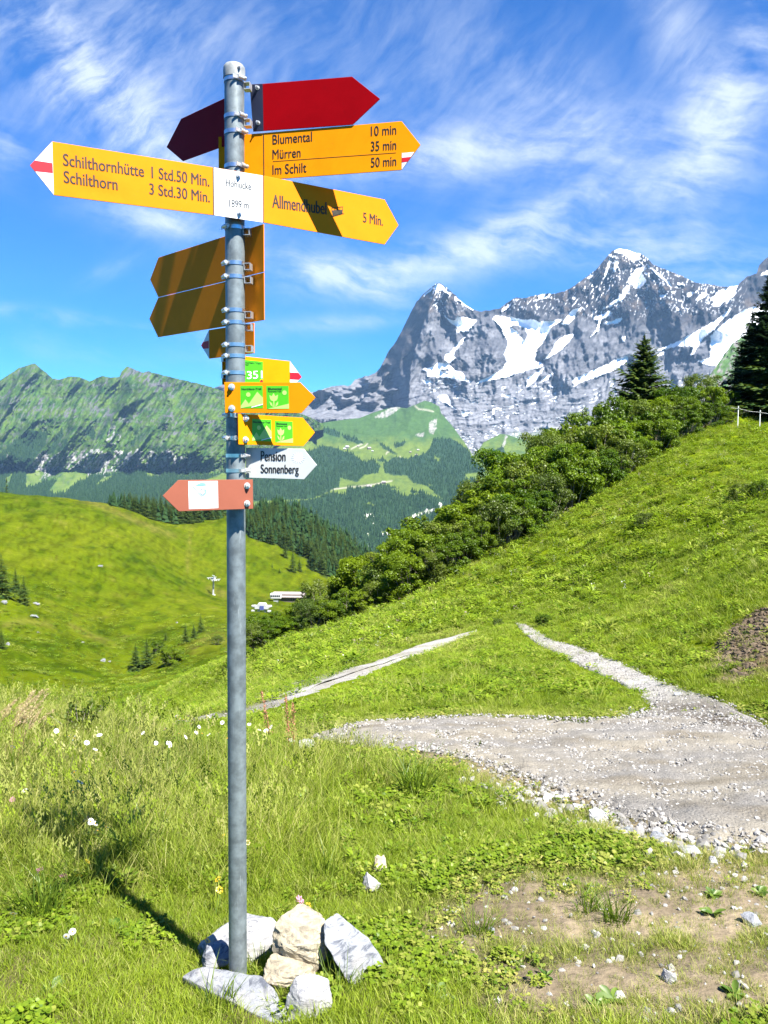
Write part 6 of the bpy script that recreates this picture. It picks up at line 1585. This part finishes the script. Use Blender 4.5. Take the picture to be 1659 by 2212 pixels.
# ------------------------------------------------------------------ far small things
m_lwhite = mat('white_sheet', (.42, .43, .44), .45); m_lgrey = mat('grey_steel', (.42, .44, .45), .5, .4); m_lroof = mat('weathered_roof', (.24, .21, .20), .8, 0, var=.2, vscale=2); m_lwall = mat('timber_wall', (.11, .095, .08), .8, 0, var=.2, vscale=2); m_lglass = mat('dark_glass', (.03, .04, .05), .15); m_lblue = mat('blue_panel', (.06, .08, .26), .5)
def pylon(lab, x, yt, yb, d=None):
    h_ = hit(x, yb) if d is None else np.array([*at(x, yb, d)]); dd = float(h_[1]); H = at(x, yt, dd).z - h_[2]; o = empty('lift_pylon', tuple(h_), .5); tag(o, lab, 'pylon')
    mb = MB(); mb.tube([(0, 0, -1), (.03 * H, 0, H * .5), (.05 * H, 0, H * .9)], [H * .055, H * .042, H * .030], 12); mb.build('mast', m_lgrey, o, True)
    mb = MB(); mb.box((.05 * H, 0, H * .82), (H * .10, H * .70, H * .06)); mb.build('crossarm', m_lwhite, o)
    for s in (-1, 1):
        mb = MB()
        for k in range(4): mb.tube([(.05 * H + (k - 1.5) * H * .11, s * H * .34 - .1, H * .79), (.05 * H + (k - 1.5) * H * .11, s * H * .34 + .1, H * .79)], H * .035, 10)
        mb.box((.05 * H, s * H * .34, H * .84), (H * .5, .15, H * .035)); mb.build('sheave_battery', m_lgrey, o)
    mb = MB(); mb.tube([(.05 * H, 0, H * .85), (.06 * H, 0, H * 1.0)], H * .015, 6); mb.box((.05 * H, 0, H * .98), (H * .05, H * .4, H * .02)); mb.build('service_frame', m_lgrey, o)
    mb = MB(); mb.box((0, 0, -.2), (H * .2, H * .2, .9)); mb.build('footing', m_lwhite, o)
pylon('pale chairlift pylon standing in the grassy bowl', 460, 1243, 1285)
pylon('dark chairlift pylon top showing above the shrub belt', 1178, 912, 985, 130)
# lift station
h_ = hit(566, 1322, 200); d = float(h_[1]); k = d / FPX
o = empty('lift_station', tuple(h_), R(-6)); tag(o, 'white and grey chairlift drive station in the bowl beside the pole', 'lift station')
mb = MB(); mb.box((0, 0, 11 * k), (30 * k, 10 * k, 7 * k)); mb.tube([(-15 * k, 0, 12 * k), (-23 * k, 0, 13 * k)], [4 * k, 2.0 * k], 10); mb.tube([(15 * k, 0, 12 * k), (22 * k, 0, 14 * k)], [4 * k, 2.0 * k], 10); mb.build('canopy', m_lwhite, o)
mb = MB(); mb.prism([(-11 * k, -5.2 * k, 14.6 * k), (11 * k, -5.2 * k, 14.6 * k), (8 * k, -5.2 * k, 20 * k), (-7 * k, -5.2 * k, 20 * k)], (0, 10.4 * k, 0)); mb.build('roof_hood', m_lwhite, o)
for sx_ in (-8, 7): mb = MB(); mb.box((sx_ * k, 0, 3.4 * k), (4.5 * k, 4 * k, 8.6 * k)); mb.build('pillar', m_lgrey, o)
mb = MB(); mb.box((1 * k, -5.6 * k, 10 * k), (9 * k, 1.0 * k, 9 * k)); mb.build('machine_cover', m_lblue, o)
for sx_ in (-19, 17): mb = MB(); mb.box((sx_ * k, -3 * k, 3 * k), (7 * k, 5 * k, 3.4 * k)); mb.build('platform', m_lwhite, o)
h_ = hit(612, 1303, 200); d = float(h_[1]) + 12; k = d / FPX; z = float(gz(h_[0], d))
o = empty('lift_house', (float(h_[0]) + 8 * k, d, z), R(-4)); tag(o, 'low building with a grey brown pitched roof behind the lift station', 'building')
H = at(612, 1278, d).z - z
mb = MB(); mb.box((0, 0, H * .35), (62 * k, 22 * k, H * .7 + 1)); mb.build('wall', m_lwall, o)
mb = MB(); mb.prism([(-35 * k, -15 * k, H * .56), (-35 * k, 0, H), (-35 * k, 15 * k, H * .56), (-35 * k, 15 * k, H * .50), (-35 * k, 0, H * .93), (-35 * k, -15 * k, H * .50)], (70 * k, 0, 0)); mb.build('roof', m_lroof, o)
for s in range(5): mb = MB(); mb.box(((6 + 5 * s) * k, -11.4 * k, H * .30), (2.6 * k, .6 * k, H * .24)); mb.build('window', m_lglass, o)
h_ = hit(596, 1297, 200); d = float(h_[1]) - 6; k = d / FPX; z = float(gz(float(h_[0]), d)); H = at(596, 1281, d).z - z
o = empty('lift_cabin', (at(596, 1290, d).x, d, z), 0); tag(o, 'white rounded cabin with a row of dark windows above the lift station', 'cabin')
mb = MB(); mb.box((0, 0, H - 6.6 * k), (25 * k, 13 * k, 13 * k)); c_ = mb.build('body', m_lwhite, o); md = c_.modifiers.new('bevel', 'BEVEL'); md.width = 3 * k; md.segments = 4
for s in range(5): mb = MB(); mb.box(((-8.4 + 4.2 * s) * k, -6.6 * k, H - 5.4 * k), (3.4 * k, .5 * k, 3.4 * k)); mb.build('window', m_lglass, o)
mb = MB(); mb.box((0, 0, (H - 13 * k) / 2 - .5), (10 * k, 8 * k, max(1.0, H - 12 * k + 1))); mb.build('plinth', m_lgrey, o)
# fence posts with a strand of wire on the upper right
m_fence = mat('white_fence_post', (.72, .72, .68), .6); fp = []
for x, yt, yb, lab in ((1594, 877, 903, 'left white post of the pasture fence near the tall spruces'), (1641, 886, 916, 'right white post of the pasture fence at the picture edge')):
    d = 60.0; p = at(x, yb, d); z = float(gz(p.x, d)); tp = at(x, yt, d); o = empty('fence_post', (p.x, d, z)); tag(o, lab, 'fence post')
    mb = MB(); mb.tube([(0, 0, -.2), (0, 0, tp.z - z)], .04, 8); mb.build('post', m_fence, o); mb = MB(); mb.box((0, -.06, (tp.z - z) * .88), (.05, .04, .07)); mb.build('insulator', m_blk, o); fp.append(Vector((p.x, d - .07, z + (tp.z - z) * .88)))
mb = MB(); e = fp[1] + (fp[1] - fp[0]) * 1.4; s_ = fp[0] - (fp[1] - fp[0]) * .9; mb.tube([s_, s_.lerp(fp[0], .5) - Vector((0, 0, .05)), fp[0], fp[0].lerp(fp[1], .5) - Vector((0, 0, .06)), fp[1], e], .007, 5); tag(mb.build('fence_wire', m_fence), 'white electric wire strung between the pasture fence posts', 'wire')
d = 78; p = at(1589, 830, d); z = float(gz(p.x, d)); o = empty('wooden_mast', (p.x, d, z)); tag(o, 'slim grey mast beside the tall spruces on the hilltop', 'mast')
mb = MB(); mb.tube([(0, 0, -.5), (0, 0, 3.4)], [.17, .14], 10); mb.build('pole', m_bark, o); mb = MB(); mb.box((0, 0, 3.3), (.5, .1, .1)); mb.build('crossbar', m_bark, o)
# boulders lying in the bowl
for k, (x, y, w, h, lab) in enumerate(((217, 1224, 14, 6, 'pale boulder in the middle of the green hillside'), (73, 1333, 22, 7, 'long pale boulder below the left edge trio of spruces'), (78, 1306, 20, 8, 'brownish boulder right of the left edge trio'), (30, 1279, 16, 7, 'brown boulder between the trunks of the left edge trio'), (178, 1388, 10, 4, 'small white boulder on the bowl floor left'), (222, 1428, 18, 7, 'white boulder left of the dark spruce pair'), (238, 1430, 10, 4, 'small white boulder touching the white boulder'), (382, 1346, 7, 4, 'white speck of a boulder left of the spruce clump'), (82, 1367, 7, 4, 'tiny boulder on the left bowl floor'), (17, 1393, 10, 9, 'white boulder beside the spruce cut by the left edge'), (8, 1303, 18, 9, 'grey boulder at the left edge under the trio'))):
    h_ = hit(x, y); d = float(h_[1]); rock('boulder', lab, (h_[0], h_[1], h_[2] + RW(h, d) * .15), (RW(w, d) * .45, RW(w, d) * .45, RW(h, d) * .55), (.1, .1, k), 1300 + k, m_r3, sub=3, noise=.12)
# alpine huts on the far pastures
def hut(lab, x, y, w):
    d = float(v_depth(np.array([x]), np.array([y]), 0)[0]); p = at(x, y, d); s = RW(w, d); o = empty('hut', tuple(p), R(rng.uniform(-30, 30))); tag(o, lab, 'hut')
    mb = MB(); mb.box((0, 0, s * .15), (s, s * .7, s * .5)); mb.build('wall', m_lwall, o)
    mb = MB(); mb.prism([(-s * .58, -s * .48, s * .36), (-s * .58, 0, s * .75), (-s * .58, s * .48, s * .36)], (s * 1.16, 0, 0)); mb.build('roof', m_lroof if rng.random() < .4 else m_lgrey, o)
for k, ((x, y), w, lab) in enumerate(zip(CV([(345, 548), (325, 560), (525, 558), (553, 578), (436, 540), (525, 875), (645, 838), (862, 585), (925, 568), (910, 612)]), (7, 5, 7, 4, 4, 10, 8, 4, 4, 5), ('largest hut of the group at the end of the white board', 'hut just below the group by the white board', 'hut in the middle of the bright far pasture', 'small hut right of the one on the bright pasture', 'small hut at the bend of the far pasture track', 'long pale roofed hut below the far forest road', 'hut on the far forest road', 'tiny hut on the upper right far pasture', 'topmost tiny hut on the far pasture', 'tiny hut above the far wood edge'))): hut(lab, x, y, w)

# ------------------------------------------------------------------ the air of the valley
hz = MB(); lo, hi = -2200.0, 2900.0
hz.box((400, 6500, (lo + hi) / 2), (17000, 13800, hi - lo))
haze = hz.build('haze', None); tag(haze, 'thin blue summer haze filling the valley', 'haze', kind='stuff')
mh = bpy.data.materials.new('valley_air'); mh.use_nodes = True; t = NT(mh.node_tree)
for n in list(t.n): t.n.remove(n)
pv = t.new('ShaderNodeVolumePrincipled'); pv.inputs['Color'].default_value = (.36, .63, 1.0, 1); pv.inputs['Density'].default_value = 2.0e-5; pv.inputs['Anisotropy'].default_value = 0.0
ou = t.new('ShaderNodeOutputMaterial'); t.l.new(pv.outputs[0], ou.inputs['Volume'])
haze.data.materials.append(mh)
